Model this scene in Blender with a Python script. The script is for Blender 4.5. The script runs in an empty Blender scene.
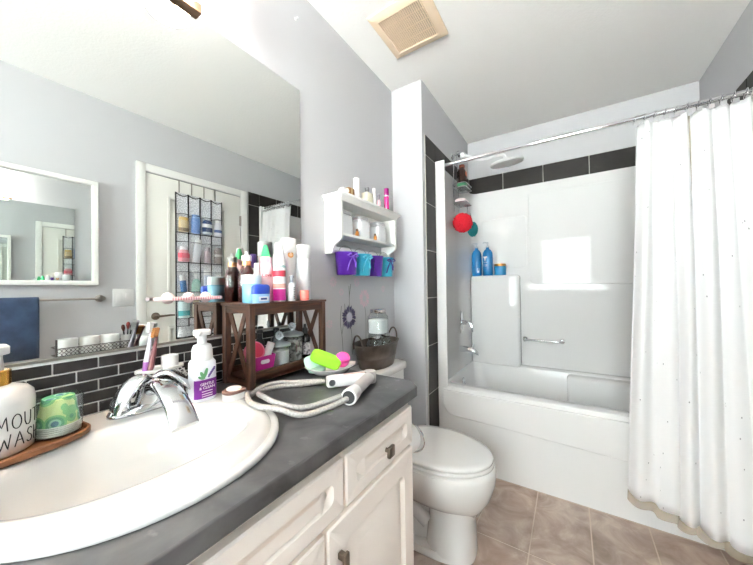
import bpy, bmesh, math, random
from mathutils import Vector, Matrix, noise
random.seed(7)
PI = math.pi
scene = bpy.context.scene
COL = scene.collection

# ------------------------------------------------------------------ materials
def lin(c):
    return tuple((x/12.92 if x <= .04045 else ((x+.055)/1.055)**2.4) for x in (v/255 for v in c))
def mat(name, rgb, rough=.5, metal=0., spec=.5, coat=0., trans=0., sheen=0., noise_amt=0., noise_scale=20., rgb2=None, bump=0., bump_scale=200., emit=None, estr=0.):
    m = bpy.data.materials.new(name); m.use_nodes = True
    nt = m.node_tree; b = nt.nodes['Principled BSDF']
    c = lin(rgb)+(1,)
    b.inputs['Base Color'].default_value = c
    b.inputs['Roughness'].default_value = rough; b.inputs['Metallic'].default_value = metal
    b.inputs['Specular IOR Level'].default_value = spec; b.inputs['Coat Weight'].default_value = coat
    b.inputs['Coat Roughness'].default_value = .05
    b.inputs['Transmission Weight'].default_value = trans; b.inputs['Sheen Weight'].default_value = sheen
    if emit:
        b.inputs['Emission Color'].default_value = lin(emit)+(1,); b.inputs['Emission Strength'].default_value = estr
    if rgb2 or bump:
        tc = nt.nodes.new('ShaderNodeTexCoord')
    if rgb2:
        n = nt.nodes.new('ShaderNodeTexNoise'); n.inputs['Scale'].default_value = noise_scale; n.inputs['Detail'].default_value = 6
        r = nt.nodes.new('ShaderNodeValToRGB'); r.color_ramp.elements[0].position = .5-.5*max(.05, 1-noise_amt)*.6; r.color_ramp.elements[1].position = .5+.5*max(.05, 1-noise_amt)*.6
        r.color_ramp.elements[0].color = c; r.color_ramp.elements[1].color = lin(rgb2)+(1,)
        nt.links.new(tc.outputs['Object'], n.inputs['Vector']); nt.links.new(n.outputs['Fac'], r.inputs['Fac']); nt.links.new(r.outputs['Color'], b.inputs['Base Color'])
    if bump:
        n2 = nt.nodes.new('ShaderNodeTexNoise'); n2.inputs['Scale'].default_value = bump_scale; n2.inputs['Detail'].default_value = 3
        bp = nt.nodes.new('ShaderNodeBump'); bp.inputs['Strength'].default_value = bump; bp.inputs['Distance'].default_value = .002
        nt.links.new(tc.outputs['Object'], n2.inputs['Vector']); nt.links.new(n2.outputs['Fac'], bp.inputs['Height']); nt.links.new(bp.outputs['Normal'], b.inputs['Normal'])
    return m
def glassy(name, rgb, ior=1.45, rough=.02, tint=.06):
    """thin clear glass: lets light through, reflects by Fresnel"""
    m = bpy.data.materials.new(name); m.use_nodes = True; nt = m.node_tree; nt.nodes.clear()
    o = nt.nodes.new('ShaderNodeOutputMaterial'); t = nt.nodes.new('ShaderNodeBsdfTransparent'); g = nt.nodes.new('ShaderNodeBsdfGlossy')
    mx = nt.nodes.new('ShaderNodeMixShader'); t.inputs['Color'].default_value = lin(rgb)+(1,); g.inputs['Roughness'].default_value = rough
    lw = nt.nodes.new('ShaderNodeLayerWeight'); lw.inputs['Blend'].default_value = .5
    pw = nt.nodes.new('ShaderNodeMath'); pw.operation = 'POWER'; pw.inputs[1].default_value = 4.
    ad = nt.nodes.new('ShaderNodeMath'); ad.operation = 'MULTIPLY_ADD'; ad.inputs[1].default_value = .6; ad.inputs[2].default_value = tint; ad.use_clamp = True
    nt.links.new(lw.outputs['Facing'], pw.inputs[0]); nt.links.new(pw.outputs[0], ad.inputs[0])
    nt.links.new(ad.outputs[0], mx.inputs[0]); nt.links.new(t.outputs[0], mx.inputs[1]); nt.links.new(g.outputs[0], mx.inputs[2]); nt.links.new(mx.outputs[0], o.inputs[0])
    return m
def veil(name, rgb, alpha, rough=.5):
    """translucent plastic or mesh: part diffuse, part see-through"""
    m = mat(name, rgb, rough); b = m.node_tree.nodes['Principled BSDF']; b.inputs['Alpha'].default_value = alpha
    return m
def wood(name, a, b_, scale=8, axis=1, rough=.5):
    m = bpy.data.materials.new(name); m.use_nodes = True; nt = m.node_tree; b = nt.nodes['Principled BSDF']; b.inputs['Roughness'].default_value = rough
    tc = nt.nodes.new('ShaderNodeTexCoord'); mp = nt.nodes.new('ShaderNodeMapping'); s = [scale*6]*3; s[axis] = scale*.7; mp.inputs['Scale'].default_value = s
    n = nt.nodes.new('ShaderNodeTexNoise'); n.inputs['Scale'].default_value = 1.5; n.inputs['Detail'].default_value = 8; n.inputs['Distortion'].default_value = 1.2
    r = nt.nodes.new('ShaderNodeValToRGB'); r.color_ramp.elements[0].position = .32; r.color_ramp.elements[1].position = .7
    r.color_ramp.elements[0].color = lin(a)+(1,); r.color_ramp.elements[1].color = lin(b_)+(1,)
    nt.links.new(tc.outputs['Object'], mp.inputs['Vector']); nt.links.new(mp.outputs[0], n.inputs['Vector']); nt.links.new(n.outputs['Fac'], r.inputs['Fac']); nt.links.new(r.outputs['Color'], b.inputs['Base Color'])
    return m

wall_paint = mat('wall_paint', (193, 193, 196), .6, bump=.08, bump_scale=260)
ceiling_paint = mat('ceiling_paint', (250, 249, 247), .85, bump=.7, bump_scale=90)
trim_white = mat('trim_white', (243, 243, 240), .35)
door_white = mat('door_white', (240, 239, 233), .4)
acrylic = mat('acrylic', (227, 227, 227), .05, spec=.14)
porcelain = mat('porcelain', (217, 216, 214), .1, coat=.5)
cab_white = mat('cabinet_white', (248, 239, 231), .38)
mirror_m = mat('mirror_silver', (240, 244, 242), .0, 1.)
chrome = mat('chrome', (215, 217, 220), .08, 1.)
steel = mat('satin_nickel', (170, 165, 158), .28, 1.)
bronze = mat('bronze', (120, 108, 96), .35, .9)
tile_dark = mat('tile_dark', (31, 28, 27), .5, spec=.3, rgb2=(46, 42, 40), noise_scale=9, noise_amt=.3)
brick_dark = mat('splash_tile', (28, 25, 25), .3, rgb2=(46, 41, 40), noise_scale=30, noise_amt=.3)
grout_w = mat('grout_white', (232, 231, 228), .8)
grout_g = mat('grout_grey', (190, 186, 180), .85)
grout_f = mat('grout_floor', (196, 180, 165), .9)
plastic_w = mat('white_plastic', (228, 228, 228), .3)
plastic_k = mat('black_plastic', (18, 18, 19), .3)
glass_c = glassy('clear_glass', (244, 248, 247))
glass_t = glassy('thick_glass', (246, 249, 249), tint=.04)
gold = mat('brushed_gold', (200, 150, 70), .25, 1.)
ink = mat('black_ink', (15, 15, 15), .6)

def floor_tile_mat():
    m = bpy.data.materials.new('floor_stone'); m.use_nodes = True; nt = m.node_tree; b = nt.nodes['Principled BSDF']; b.inputs['Roughness'].default_value = .38
    tc = nt.nodes.new('ShaderNodeTexCoord')
    n1 = nt.nodes.new('ShaderNodeTexNoise'); n1.inputs['Scale'].default_value = 7; n1.inputs['Detail'].default_value = 9; n1.inputs['Roughness'].default_value = .62; n1.inputs['Distortion'].default_value = .9
    r1 = nt.nodes.new('ShaderNodeValToRGB'); e = r1.color_ramp.elements
    e[0].position = .3; e[0].color = lin((128, 110, 99))+(1,); e[1].position = .72; e[1].color = lin((196, 181, 170))+(1,)
    k = r1.color_ramp.elements.new(.5); k.color = lin((163, 145, 134))+(1,)
    n2 = nt.nodes.new('ShaderNodeTexNoise'); n2.inputs['Scale'].default_value = 2.3; n2.inputs['Detail'].default_value = 3
    r2 = nt.nodes.new('ShaderNodeValToRGB'); r2.color_ramp.elements[0].position = .45; r2.color_ramp.elements[1].position = .75
    r2.color_ramp.elements[0].color = (0, 0, 0, 1); r2.color_ramp.elements[1].color = (.35, .35, .35, 1)
    mx = nt.nodes.new('ShaderNodeMix'); mx.data_type = 'RGBA'; mx.inputs[7].default_value = lin((176, 138, 116))+(1,)
    L = nt.links.new
    L(tc.outputs['Object'], n1.inputs['Vector']); L(tc.outputs['Object'], n2.inputs['Vector']); L(n1.outputs['Fac'], r1.inputs['Fac']); L(n2.outputs['Fac'], r2.inputs['Fac'])
    L(r2.outputs['Color'], mx.inputs[0]); L(r1.outputs['Color'], mx.inputs[6]); L(mx.outputs[2], b.inputs['Base Color'])
    return m
floor_stone = floor_tile_mat()

def counter_mat():
    m = bpy.data.materials.new('slate_laminate'); m.use_nodes = True; nt = m.node_tree; b = nt.nodes['Principled BSDF']; b.inputs['Roughness'].default_value = .36
    tc = nt.nodes.new('ShaderNodeTexCoord')
    n1 = nt.nodes.new('ShaderNodeTexNoise'); n1.inputs['Scale'].default_value = 9; n1.inputs['Detail'].default_value = 8; n1.inputs['Distortion'].default_value = .6
    r1 = nt.nodes.new('ShaderNodeValToRGB'); e = r1.color_ramp.elements
    e[0].position = .34; e[0].color = lin((44, 44, 46))+(1,); e[1].position = .74; e[1].color = lin((104, 103, 104))+(1,)
    n2 = nt.nodes.new('ShaderNodeTexNoise'); n2.inputs['Scale'].default_value = 26; n2.inputs['Detail'].default_value = 5
    r2 = nt.nodes.new('ShaderNodeValToRGB'); r2.color_ramp.elements[0].position = .66; r2.color_ramp.elements[1].position = .8
    r2.color_ramp.elements[0].color = (0, 0, 0, 1); r2.color_ramp.elements[1].color = (.5, .5, .5, 1)
    mx = nt.nodes.new('ShaderNodeMix'); mx.data_type = 'RGBA'; mx.inputs[7].default_value = lin((165, 164, 163))+(1,)
    L = nt.links.new
    L(tc.outputs['Object'], n1.inputs['Vector']); L(tc.outputs['Object'], n2.inputs['Vector']); L(n1.outputs['Fac'], r1.inputs['Fac']); L(n2.outputs['Fac'], r2.inputs['Fac'])
    L(r2.outputs['Color'], mx.inputs[0]); L(r1.outputs['Color'], mx.inputs[6]); L(mx.outputs[2], b.inputs['Base Color'])
    return m
slate = counter_mat()

# ------------------------------------------------------------------ mesh builder
def rrect(x0, x1, y0, y1, r, n=5):
    P = []
    for cx, cy, a in ((x1-r, y1-r, 0), (x0+r, y1-r, 90), (x0+r, y0+r, 180), (x1-r, y0+r, 270)):
        for i in range(n+1):
            t = math.radians(a+90*i/n); P.append((cx+r*math.cos(t), cy+r*math.sin(t)))
    return P
def sell(cx, cy, rx, ry, n=2., N=64, nneg=None):
    P = []
    for i in range(N):
        t = 2*PI*i/N; c, s = math.cos(t), math.sin(t); k = nneg if (nneg and c < 0) else n
        P.append((cx+rx*math.copysign(abs(c)**(2/k), c), cy+ry*math.copysign(abs(s)**(2/k), s)))
    return P
class MB:
    def __init__(s): s.v = []; s.f = []; s.mi = []; s.cur = 0
    def add(s, V, F):
        o = len(s.v); s.v += [tuple(p) for p in V]
        for f in F: s.f.append([i+o for i in f]); s.mi.append(s.cur)
        return s
    def box(s, x0, x1, y0, y1, z0, z1, bev=0., seg=2):
        if bev <= 0:
            V = [(x, y, z) for x in (x0, x1) for y in (y0, y1) for z in (z0, z1)]
            return s.add(V, [(0, 1, 3, 2), (4, 6, 7, 5), (0, 4, 5, 1), (2, 3, 7, 6), (0, 2, 6, 4), (1, 5, 7, 3)])
        bm = bmesh.new(); bmesh.ops.create_cube(bm, size=1)
        for v in bm.verts: v.co = ((x0+x1)/2+v.co.x*(x1-x0), (y0+y1)/2+v.co.y*(y1-y0), (z0+z1)/2+v.co.z*(z1-z0))
        bmesh.ops.bevel(bm, geom=list(bm.edges), offset=bev, segments=seg, profile=.5, affect='EDGES')
        bm.verts.index_update(); s.add([v.co[:] for v in bm.verts], [[v.index for v in f.verts] for f in bm.faces]); bm.free(); return s
    def loft(s, loops, cap0=True, cap1=True, close=False):
        n = len(loops[0]); V = [p for l in loops for p in l]; F = []; m = len(loops)
        for j in range(m if close else m-1):
            a, b = j*n, ((j+1) % m)*n
            for i in range(n): F.append((a+i, a+(i+1) % n, b+(i+1) % n, b+i))
        if not close:
            if cap0: F.append(tuple(range(n))[::-1])
            if cap1: F.append(tuple(range((m-1)*n, m*n)))
        return s.add(V, F)
    def prism(s, pts, a, b, axis='z'):
        mk = {'z': lambda p, h: (p[0], p[1], h), 'x': lambda p, h: (h, p[0], p[1]), 'y': lambda p, h: (p[0], h, p[1])}[axis]
        return s.loft([[mk(p, a) for p in pts], [mk(p, b) for p in pts]])
    def lathe(s, prof, c=(0, 0, 0), seg=24, axis='z', sx=1., sy=1., cap0=True, cap1=True):
        L = []
        for r, h in prof:
            l = []
            for i in range(seg):
                t = 2*PI*i/seg; a, b = r*math.cos(t)*sx, r*math.sin(t)*sy
                l.append({'z': (c[0]+a, c[1]+b, c[2]+h), 'x': (c[0]+h, c[1]+a, c[2]+b), 'y': (c[0]+b, c[1]+h, c[2]+a)}[axis])
            L.append(l)
        return s.loft(L, cap0, cap1)
    def tube(s, pts, r, seg=8, closed=False, flat=1.):
        P = [Vector(p) for p in pts]; n = len(P); rr = r if isinstance(r, (list, tuple)) else [r]*n; L = []; nrm = None
        for i in range(n):
            t = (P[(i+1) % n]-P[i-1]) if closed else (P[min(i+1, n-1)]-P[max(i-1, 0)])
            if t.length < 1e-9: t = Vector((0, 0, 1))
            t.normalize()
            if nrm is None:
                nrm = t.cross(Vector((0, 0, 1)))
                if nrm.length < .1: nrm = t.cross(Vector((0, 1, 0)))
            nrm = nrm-t*nrm.dot(t)
            nrm.normalize(); bn = t.cross(nrm)
            L.append([tuple(P[i]+nrm*rr[i]*math.cos(2*PI*k/seg)+bn*rr[i]*flat*math.sin(2*PI*k/seg)) for k in range(seg)])
        return s.loft(L, close=closed)
    def sphere(s, c, r, seg=20, rings=12, sc=(1, 1, 1), fn=None):
        L = []
        for j in range(rings+1):
            ph = -PI/2+PI*j/rings; ph = max(min(ph, PI/2-.02), -PI/2+.02); l = []
            for i in range(seg):
                t = 2*PI*i/seg; d = Vector((math.cos(ph)*math.cos(t), math.cos(ph)*math.sin(t), math.sin(ph))); k = fn(d) if fn else 1.
                l.append((c[0]+d.x*r*k*sc[0], c[1]+d.y*r*k*sc[1], c[2]+d.z*r*k*sc[2]))
            L.append(l)
        return s.loft(L)
    def xf(s, M, start=0):
        for i in range(start, len(s.v)): s.v[i] = tuple(M @ Vector(s.v[i]))
        return s
    def obj(s, name, mats, parent=None, smooth=35, off=None, shift=True):
        me = bpy.data.meshes.new(name)
        o0 = Vector(off) if off is not None else (Vector(parent.get('_b', (0, 0, 0))) if parent else Vector((0, 0, 0)))
        me.from_pydata([tuple(Vector(p)-o0) for p in s.v], [], s.f); me.update()
        mats = mats if isinstance(mats, (list, tuple)) else [mats]
        for m in mats: me.materials.append(m)
        me.polygons.foreach_set('material_index', s.mi)
        bm = bmesh.new(); bm.from_mesh(me); bmesh.ops.recalc_face_normals(bm, faces=bm.faces); bm.to_mesh(me); bm.free()
        if smooth:
            me.polygons.foreach_set('use_smooth', [True]*len(me.polygons)); me.set_sharp_from_angle(angle=math.radians(smooth))
        o = bpy.data.objects.new(name, me); COL.objects.link(o)
        if parent: o.parent = parent
        elif off is not None: o.location = off
        if parent: o['_b'] = list(o0)
        elif off is not None: o['_b'] = list(o0)
        return o
def tag(o, label, cat, group=None):
    o['label'] = label; o['category'] = cat
    if group: o['group'] = group
    return o
def thing(name, label, cat, loc=(0, 0, 0), group=None):
    o = bpy.data.objects.new(name, None); COL.objects.link(o); o.location = loc; o.empty_display_size = .05; o['_b'] = list(loc)
    return tag(o, label, cat, group)
def struct(o): o['kind'] = 'structure'; return o
def bez(p0, p1, p2, p3, n=10):
    p0, p1, p2, p3 = map(Vector, (p0, p1, p2, p3))
    return [tuple(p0*(1-t)**3+p1*3*t*(1-t)**2+p2*3*t*t*(1-t)+p3*t**3) for t in (i/n for i in range(n+1))]
def spline(pts, n=6, closed=False):
    P = [Vector(p) for p in pts]; m = len(P); out = []
    for i in range(m if closed else m-1):
        if closed: a, b, c, d = P[i-1], P[i], P[(i+1) % m], P[(i+2) % m]
        else: a, b, c, d = P[max(i-1, 0)], P[i], P[i+1], P[min(i+2, m-1)]
        for k in range(n):
            t = k/n; out.append(tuple(.5*((2*b)+(c-a)*t+(2*a-5*b+4*c-d)*t*t+(3*b-3*c+d-a)*t**3)))
    if not closed: out.append(tuple(P[-1]))
    return out
def text_mesh(body, size, depth=.0006):
    cu = bpy.data.curves.new('t', 'FONT'); cu.body = body; cu.size = size; cu.align_x = 'CENTER'; cu.extrude = depth; cu.resolution_u = 2
    o = bpy.data.objects.new('t', cu); COL.objects.link(o); dg = bpy.context.evaluated_depsgraph_get(); me = bpy.data.meshes.new_from_object(o.evaluated_get(dg))
    V = [v.co[:] for v in me.vertices]; F = [tuple(p.vertices) for p in me.polygons]
    bpy.data.objects.remove(o); bpy.data.curves.remove(cu); bpy.data.meshes.remove(me); return V, F
def wrap_text(mb, body, size, c, r, ang, z):
    """text bent round a vertical cylinder, read from outside, centred on azimuth ang"""
    V, F = text_mesh(body, size)
    mb.add([(c[0]+(r+.0004+w)*math.cos(ang+x/r), c[1]+(r+.0004+w)*math.sin(ang+x/r), z+y) for x, y, w in V], F)
def plane_text(mb, body, size, origin, right, up):
    V, F = text_mesh(body, size); o, a, b = Vector(origin), Vector(right).normalized(), Vector(up).normalized(); nn = a.cross(b)
    mb.add([tuple(o+a*x+b*y+nn*(w+.0005)) for x, y, w in V], F)

# ------------------------------------------------------------------ room constants
XR = 1.6815; YS = 1.70; XS = .2122; YB = 2.71; YF = -1.75; H = 2.44; YA = 1.8865; TW = .1

# floor: grout bed plus tiles
b = MB(); b.box(-TW, XR+TW, YF-TW, YB+TW, -.1, -.0015); b.cur = 1
TX, TY, g = .231, .4537, .0025
k0 = -3
for i in range(-3, 6):
    for j in range(-2, 9):
        x0 = .5651+TX*i; x1 = x0+TX; y1 = YA+.0-TY*j+ (0 if True else 0); y0 = y1-TY
        x0, x1, y0, y1 = max(x0+g, .001), min(x1-g, XR-.001), max(y0+g, YF+.001), min(y1-g, YB-.001)
        if x1-x0 > .01 and y1-y0 > .01 and y0 < 1.95: b.box(x0, x1, y0, y1, -.006, 0, .0012, 1)
struct(b.obj('floor', [grout_f, floor_stone], smooth=30))
b = MB(); b.box(-TW, XR+TW, YF-TW, YB+TW, H, H+.1); struct(b.obj('ceiling', ceiling_paint))
b = MB(); b.box(-TW, 0, YF-TW, YB+TW, 0, H); struct(b.obj('wall_left', wall_paint))
b = MB(); b.box(0, XS, YS, YB, 0, H); struct(b.obj('wall_partition', wall_paint))
b = MB(); b.box(0, XR, YB, YB+TW, 0, H); struct(b.obj('wall_back', wall_paint))
# right wall with door opening; unseen slab added behind it blocks outside light
DY0, DY1, DZ = .927, 1.681, 2.03
b = MB(); b.box(XR, XR+TW, YF-TW, DY0-.01, 0, H); b.box(XR, XR+TW, DY1+.01, YB+TW, 0, H); b.box(XR, XR+TW, DY0-.01, DY1+.01, DZ+.01, H); b.box(XR+.045, XR+TW, DY0-.01, DY1+.01, 0, DZ+.01); struct(b.obj('wall_right', wall_paint))
# wall behind the camera with the window
WX0, WX1, WZ0, WZ1 = .46, 1.36, 1.02, 2.14
b = MB(); b.box(0, WX0, YF-TW, YF, 0, H); b.box(WX1, XR, YF-TW, YF, 0, H); b.box(WX0, WX1, YF-TW, YF, 0, WZ0); b.box(WX0, WX1, YF-TW, YF, WZ1, H); struct(b.obj('wall_front', wall_paint))
w = bpy.data.objects.new('window_1', None); COL.objects.link(w); w['kind'] = 'structure'; w['_b'] = [0, 0, 0]
b = MB()
for a in ((WX0-.06, WX0, WZ0-.06, WZ1+.06), (WX1, WX1+.06, WZ0-.06, WZ1+.06), (WX0, WX1, WZ1, WZ1+.06), (WX0, WX1, WZ0-.06, WZ0)): b.box(a[0], a[1], YF-.001, YF+.02, a[2], a[3], .003)
for a in ((WX0, WX0+.035, WZ0, WZ1), (WX1-.035, WX1, WZ0, WZ1), (WX0, WX1, WZ1-.035, WZ1), (WX0, WX1, WZ0, WZ0+.035)): b.box(a[0], a[1], YF-.08, YF-.03, a[2], a[3], .003)
b.obj('window_frame', trim_white, w)
b = MB(); cxw = (WX0+WX1)/2; b.box(cxw-.01, cxw+.01, YF-.065, YF-.045, WZ0, WZ1)
for z in (1.39, 1.765): b.box(WX0, WX1, YF-.065, YF-.045, z-.01, z+.01)
b.obj('muntin', trim_white, w)
b = MB(); b.box(WX0+.03, WX1-.03, YF-.057, YF-.053, WZ0+.03, WZ1-.03); b.obj('pane', glass_c, w)
# baseboards
def baseboard(name, x0, x1, y0, y1):
    b = MB(); b.box(x0, x1, y0, y1, 0, .09, .004); struct(b.obj(name, trim_white))
baseboard('baseboard_left', 0, .012, .872, YS); baseboard('baseboard_partition', 0, XS, YS-.012, YS)
baseboard('baseboard_right', XR-.012, XR, YF, DY0-.08); baseboard('baseboard_front', 0, XR, YF, YF+.012)

# dark tile border round the tub: tiles on a grout bed
def tiles_y(b, x, sgn, y0, y1, z0, z1):  # on a wall facing +-x
    b.cur = 1; xs = sorted((x, x+sgn*.009)); b.box(xs[0], xs[1], y0, y1, z0, z1, .0015, 1)
b = MB()
b.box(XS, XS+.006, 1.735, YA+.02, 0, 2.108); b.box(XS, XS+.006, YA, YB, 1.97, 2.108)
b.box(XS, XR, YB-.006, YB, 1.96, 2.108); b.box(XR-.006, XR, YA, YB, 1.97, 2.108); b.box(XR-.006, XR, 1.766, YA+.02, 0, 2.108)
zz = [0, .18, .48, .78, 1.08, 1.38, 1.68, 1.98, 2.108]
for a, c in zip(zz[:-1], zz[1:]):
    tiles_y(b, XS, 1, 1.737, YA+.015 if c < 2 else 1.89, a+.0025, c-.0025); tiles_y(b, XR, -1, 1.768, YA+.015 if c < 2 else 1.89, a+.0025, c-.0025)
yy = [1.89, 2.10, 2.40, 2.70]
for a, c in zip(yy[:-1], yy[1:]):
    tiles_y(b, XS, 1, a+.0025, c-.0025, 1.965, 2.1055); tiles_y(b, XR, -1, a+.0025, c-.0025, 1.965, 2.1055)
xx = [.205, .505, .803, 1.102, 1.40, 1.678]
for a, c in zip(xx[:-1], xx[1:]): b.cur = 1; b.box(max(a+.0025, .222), min(c-.0025, 1.67), YB-.009, YB, 1.955, 2.1055, .0015, 1)
struct(b.obj('trim_tile', [grout_g, tile_dark]))

# ------------------------------------------------------------------ door on the right wall
d = bpy.data.objects.new('door_1', None); COL.objects.link(d); d['kind'] = 'structure'; d['_b'] = [0, 0, 0]
b = MB(); b.box(XR-.004, XR+.036, DY0, DY1, .008, DZ, .002)
def panel(b, y0, y1, z0, z1, x):  # moulding ring standing proud, raised field inside, facing -x
    L = []
    for ins, dx in ((0, 0), (.004, .007), (.018, .008), (.026, .001), (.034, .001), (.06, .006)):
        L.append([(x-dx, p, q) for p, q in rrect(y0+ins, y1-ins, z0+ins, z1-ins, .004, 2)])
    b.loft(L)
panel(b, 1.065, 1.545, 1.085, 1.885, XR-.003); panel(b, 1.065, 1.545, .2, .87, XR-.003)
b.obj('door_slab', door_white, d)
b = MB()
for y0, y1, z0, z1 in ((DY0-.062, DY0-.004, 0, DZ+.066), (DY1+.004, DY1+.066, 0, DZ+.066), (DY0-.004, DY1+.004, DZ+.006, DZ+.066)): b.box(XR-.016, XR+.002, y0, y1, z0, z1, .004)
b.obj('door_casing', trim_white, d)
b = MB(); b.lathe([(.028, 0), (.028, .006), (.012, .012), (.011, .05)], (XR-.004, .984, .955), 20, 'x')
b.xf(Matrix.Translation((2*(XR-.004), 0, 0)) @ Matrix.Scale(-1, 4, (1, 0, 0)))
b.tube([(XR-.05, .984, .955), (XR-.055, 1.02, .956), (XR-.053, 1.06, .958), (XR-.052, 1.095, .957)], [.009, .008, .007, .006], 10); b.obj('door_lever', bronze, d)
for z in (1.80, .3):
    b = MB(); b.box(XR-.012, XR-.004, DY1-.012, DY1+.01, z-.045, z+.045, .002); b.tube([(XR-.014, DY1, z-.048), (XR-.014, DY1, z+.048)], .005, 8); b.obj('hinge', steel, d)

# ------------------------------------------------------------------ vanity
van = thing('vanity_cabinet', 'cream vanity cabinet with raised panel doors under the dark countertop', 'cabinet', (.27, .235, 0))
VY0, VY1 = -.36, .83
b = MB(); b.box(.005, .48, VY0+.01, VY1-.01, 0, .1); b.box(.005, .535, VY0, VY1, .1, .812, .002)
b.v = b.v; b.obj('body', cab_white, van)
# the carcass is open at the top where the basin hangs (cut below by an inner well)
def front(name, y0, y1, z0, z1, drawer=False):
    b = MB(); L = []; i0 = .034 if drawer else .055
    prof = [(0, .535), (0, .5495), (.004, .553), (i0, .553), (i0+.010, .543), (i0+.016, .543), (i0+.034, .5526)]
    for k, (ins, x) in enumerate(prof):
        r = .004 if k < 3 else (.014 if drawer else .022)
        L.append([(x, p, q) for p, q in rrect(y0+ins, y1-ins, z0+ins, z1-ins, r, 4)])
    b.loft(L); return b.obj(name, cab_white, van)
dr = front('drawer', .503, .823, .678, .79, True); dl = front('drawer', -.353, -.035, .678, .79, True); ff = front('false_front', -.028, .496, .678, .79, True)
d2 = front('door', .443, .823, .115, .668); d1 = front('door', .047, .437, .115, .668); d0 = front('door', -.353, .041, .115, .668)
def knob(parent, y, z):
    b = MB(); b.lathe([(.006, 0), (.005, .012)], (.553, y, z), 10, 'x'); b.box(.563, .573, y-.014, y+.014, z-.014, z+.014, .003); b.obj('knob', bronze, parent)
knob(dr, .668, .727); knob(dl, -.19, .727)
def pull(parent, y, z):
    b = MB(); b.box(.553, .568, y-.006, y+.006, z-.012, z, .001); b.box(.553, .568, y-.006, y+.006, z-.096, z-.084, .001); b.box(.566, .574, y-.008, y+.008, z-.1, z+.004, .002); b.obj('handle', bronze, parent)
pull(d2, .478, .606); pull(d1, .405, .606); pull(d0, .01, .606)

# countertop with the basin hole
SX, SY = .268, .24
def outer(ins, N=72): return sell(SX, SY, .25-ins, .24-ins, 2.1, N, 2.7)
def inner(gx, N=72): return sell(.298, .232, .127+gx, .186+gx, 2.25, N)
b = MB()
op = [(0.001, -.37), (.567, -.37), (.567, .829), (.527, .871), (.001, .871)]
hole = outer(.022)
bm = bmesh.new()
def ring(bm, P, z):
    vs = [bm.verts.new((x, y, z)) for x, y in P]; return vs, [bm.edges.new((vs[i], vs[(i+1) % len(vs)])) for i in range(len(vs))]
for z in (.85, .817):
    v1, e1 = ring(bm, op, z); v2, e2 = ring(bm, hole, z); bmesh.ops.triangle_fill(bm, edges=e1+e2, use_beauty=True)
    if z == .85: top = (v1, v2)
    else:
        for A, B_ in ((top[0], v1), (top[1], v2)):
            for i in range(len(A)): bm.faces.new((A[i], A[(i+1) % len(A)], B_[(i+1) % len(A)], B_[i]))
bm.verts.index_update(); bm.normal_update()
b.add([v.co[:] for v in bm.verts], [[v.index for v in f.verts] for f in bm.faces]); bm.free()
ct = b.obj('countertop', slate, off=(.28, .25, .817), smooth=30)
tag(ct, 'dark grey mottled laminate countertop with a clipped front corner', 'countertop')
bv = ct.modifiers.new('soft_edge', 'BEVEL'); bv.width = .003; bv.segments = 2; bv.limit_method = 'ANGLE'; bv.angle_limit = math.radians(50)

# basin
sk = thing('sink', 'white oval drop-in basin set into the dark countertop', 'sink', (SX, SY, .85))
b = MB(); L = []
for ins, z in ((.035, .80), (.022, .848), (.002, .8502), (0, .852), (0, .8575), (.003, .862), (.0095, .8635), (.0135, .8612), (.0165, .8612), (.021, .8670), (.028, .8706)): L.append([(x, y, z) for x, y in outer(ins)])
o29, i12 = outer(.032), inner(.016)
L.append([(x, y, .871) for x, y in o29])
L.append([(x, y, .871) for x, y in i12])
for gx, z in ((.008, .8695), (.002, .865), (-.003, .856), (-.01, .835), (-.022, .80), (-.042, .765), (-.065, .745), (-.095, .735)): L.append([(x, y, z) for x, y in inner(gx)])
b.loft(L, cap0=False); b.obj('basin', porcelain, sk, smooth=50)
b = MB(); b.lathe([(.024, 0), (.024, .003), (.018, .004), (.014, .001)], (.298, .232, .735), 20); b.obj('drain', chrome, sk)

# cut the cabinet carcass top away so the basin can hang inside: rebuild body as a shell
bo = [c for c in van.children if c.name.startswith('body')][0]
b = MB(); b.box(.005, .48, VY0+.02, VY1-.02, 0, .1); b.box(.005, .535, VY0, VY0+.016, .1, .8165); b.box(.005, .535, VY1-.016, VY1, .1, .8165); b.box(.005, .535, VY0+.016, VY1-.016, .1, .116)
b.box(.005, .02, VY0+.016, VY1-.016, .116, .8165); b.box(.522, .535, VY0+.016, VY1-.016, .116, .8165)
ob = b.obj('body', cab_white, van); bpy.data.objects.remove(bo); ob.name = 'body'

# backsplash of small dark bricks
b = MB(); b.box(0, .005, -.37, .885, .8505, 1.0); b.cur = 1
rh, rw, gg = .0268, .0762, .0016
for r in range(6):
    z1 = .9935-r*rh; z0 = max(z1-rh, .8508)
    y = -.37-(.0381 if r % 2 else 0)
    while y < .885:
        a, c = max(y+gg, -.369), min(y+rw-gg, .884)
        if c-a > .006 and z1-gg-(z0+gg) > .004: b.box(.0035, .008, a, c, z0+gg, z1-gg, .0008, 1)
        y += rw
struct(b.obj('trim_backsplash', [grout_w, brick_dark]))
# wall mirror
mir = thing('wall_mirror', 'large frameless mirror above the sink and dark brick backsplash', 'mirror', (0, .26, 1.0))
b = MB(); b.box(.0005, .006, -.37, .891, 1.0025, 2.0, .001, 1); b.obj('glass', mirror_m, mir)
b = MB(); b.box(.0005, .009, -.37, .891, .9985, 1.0045); b.obj('channel', steel, mir)

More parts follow.
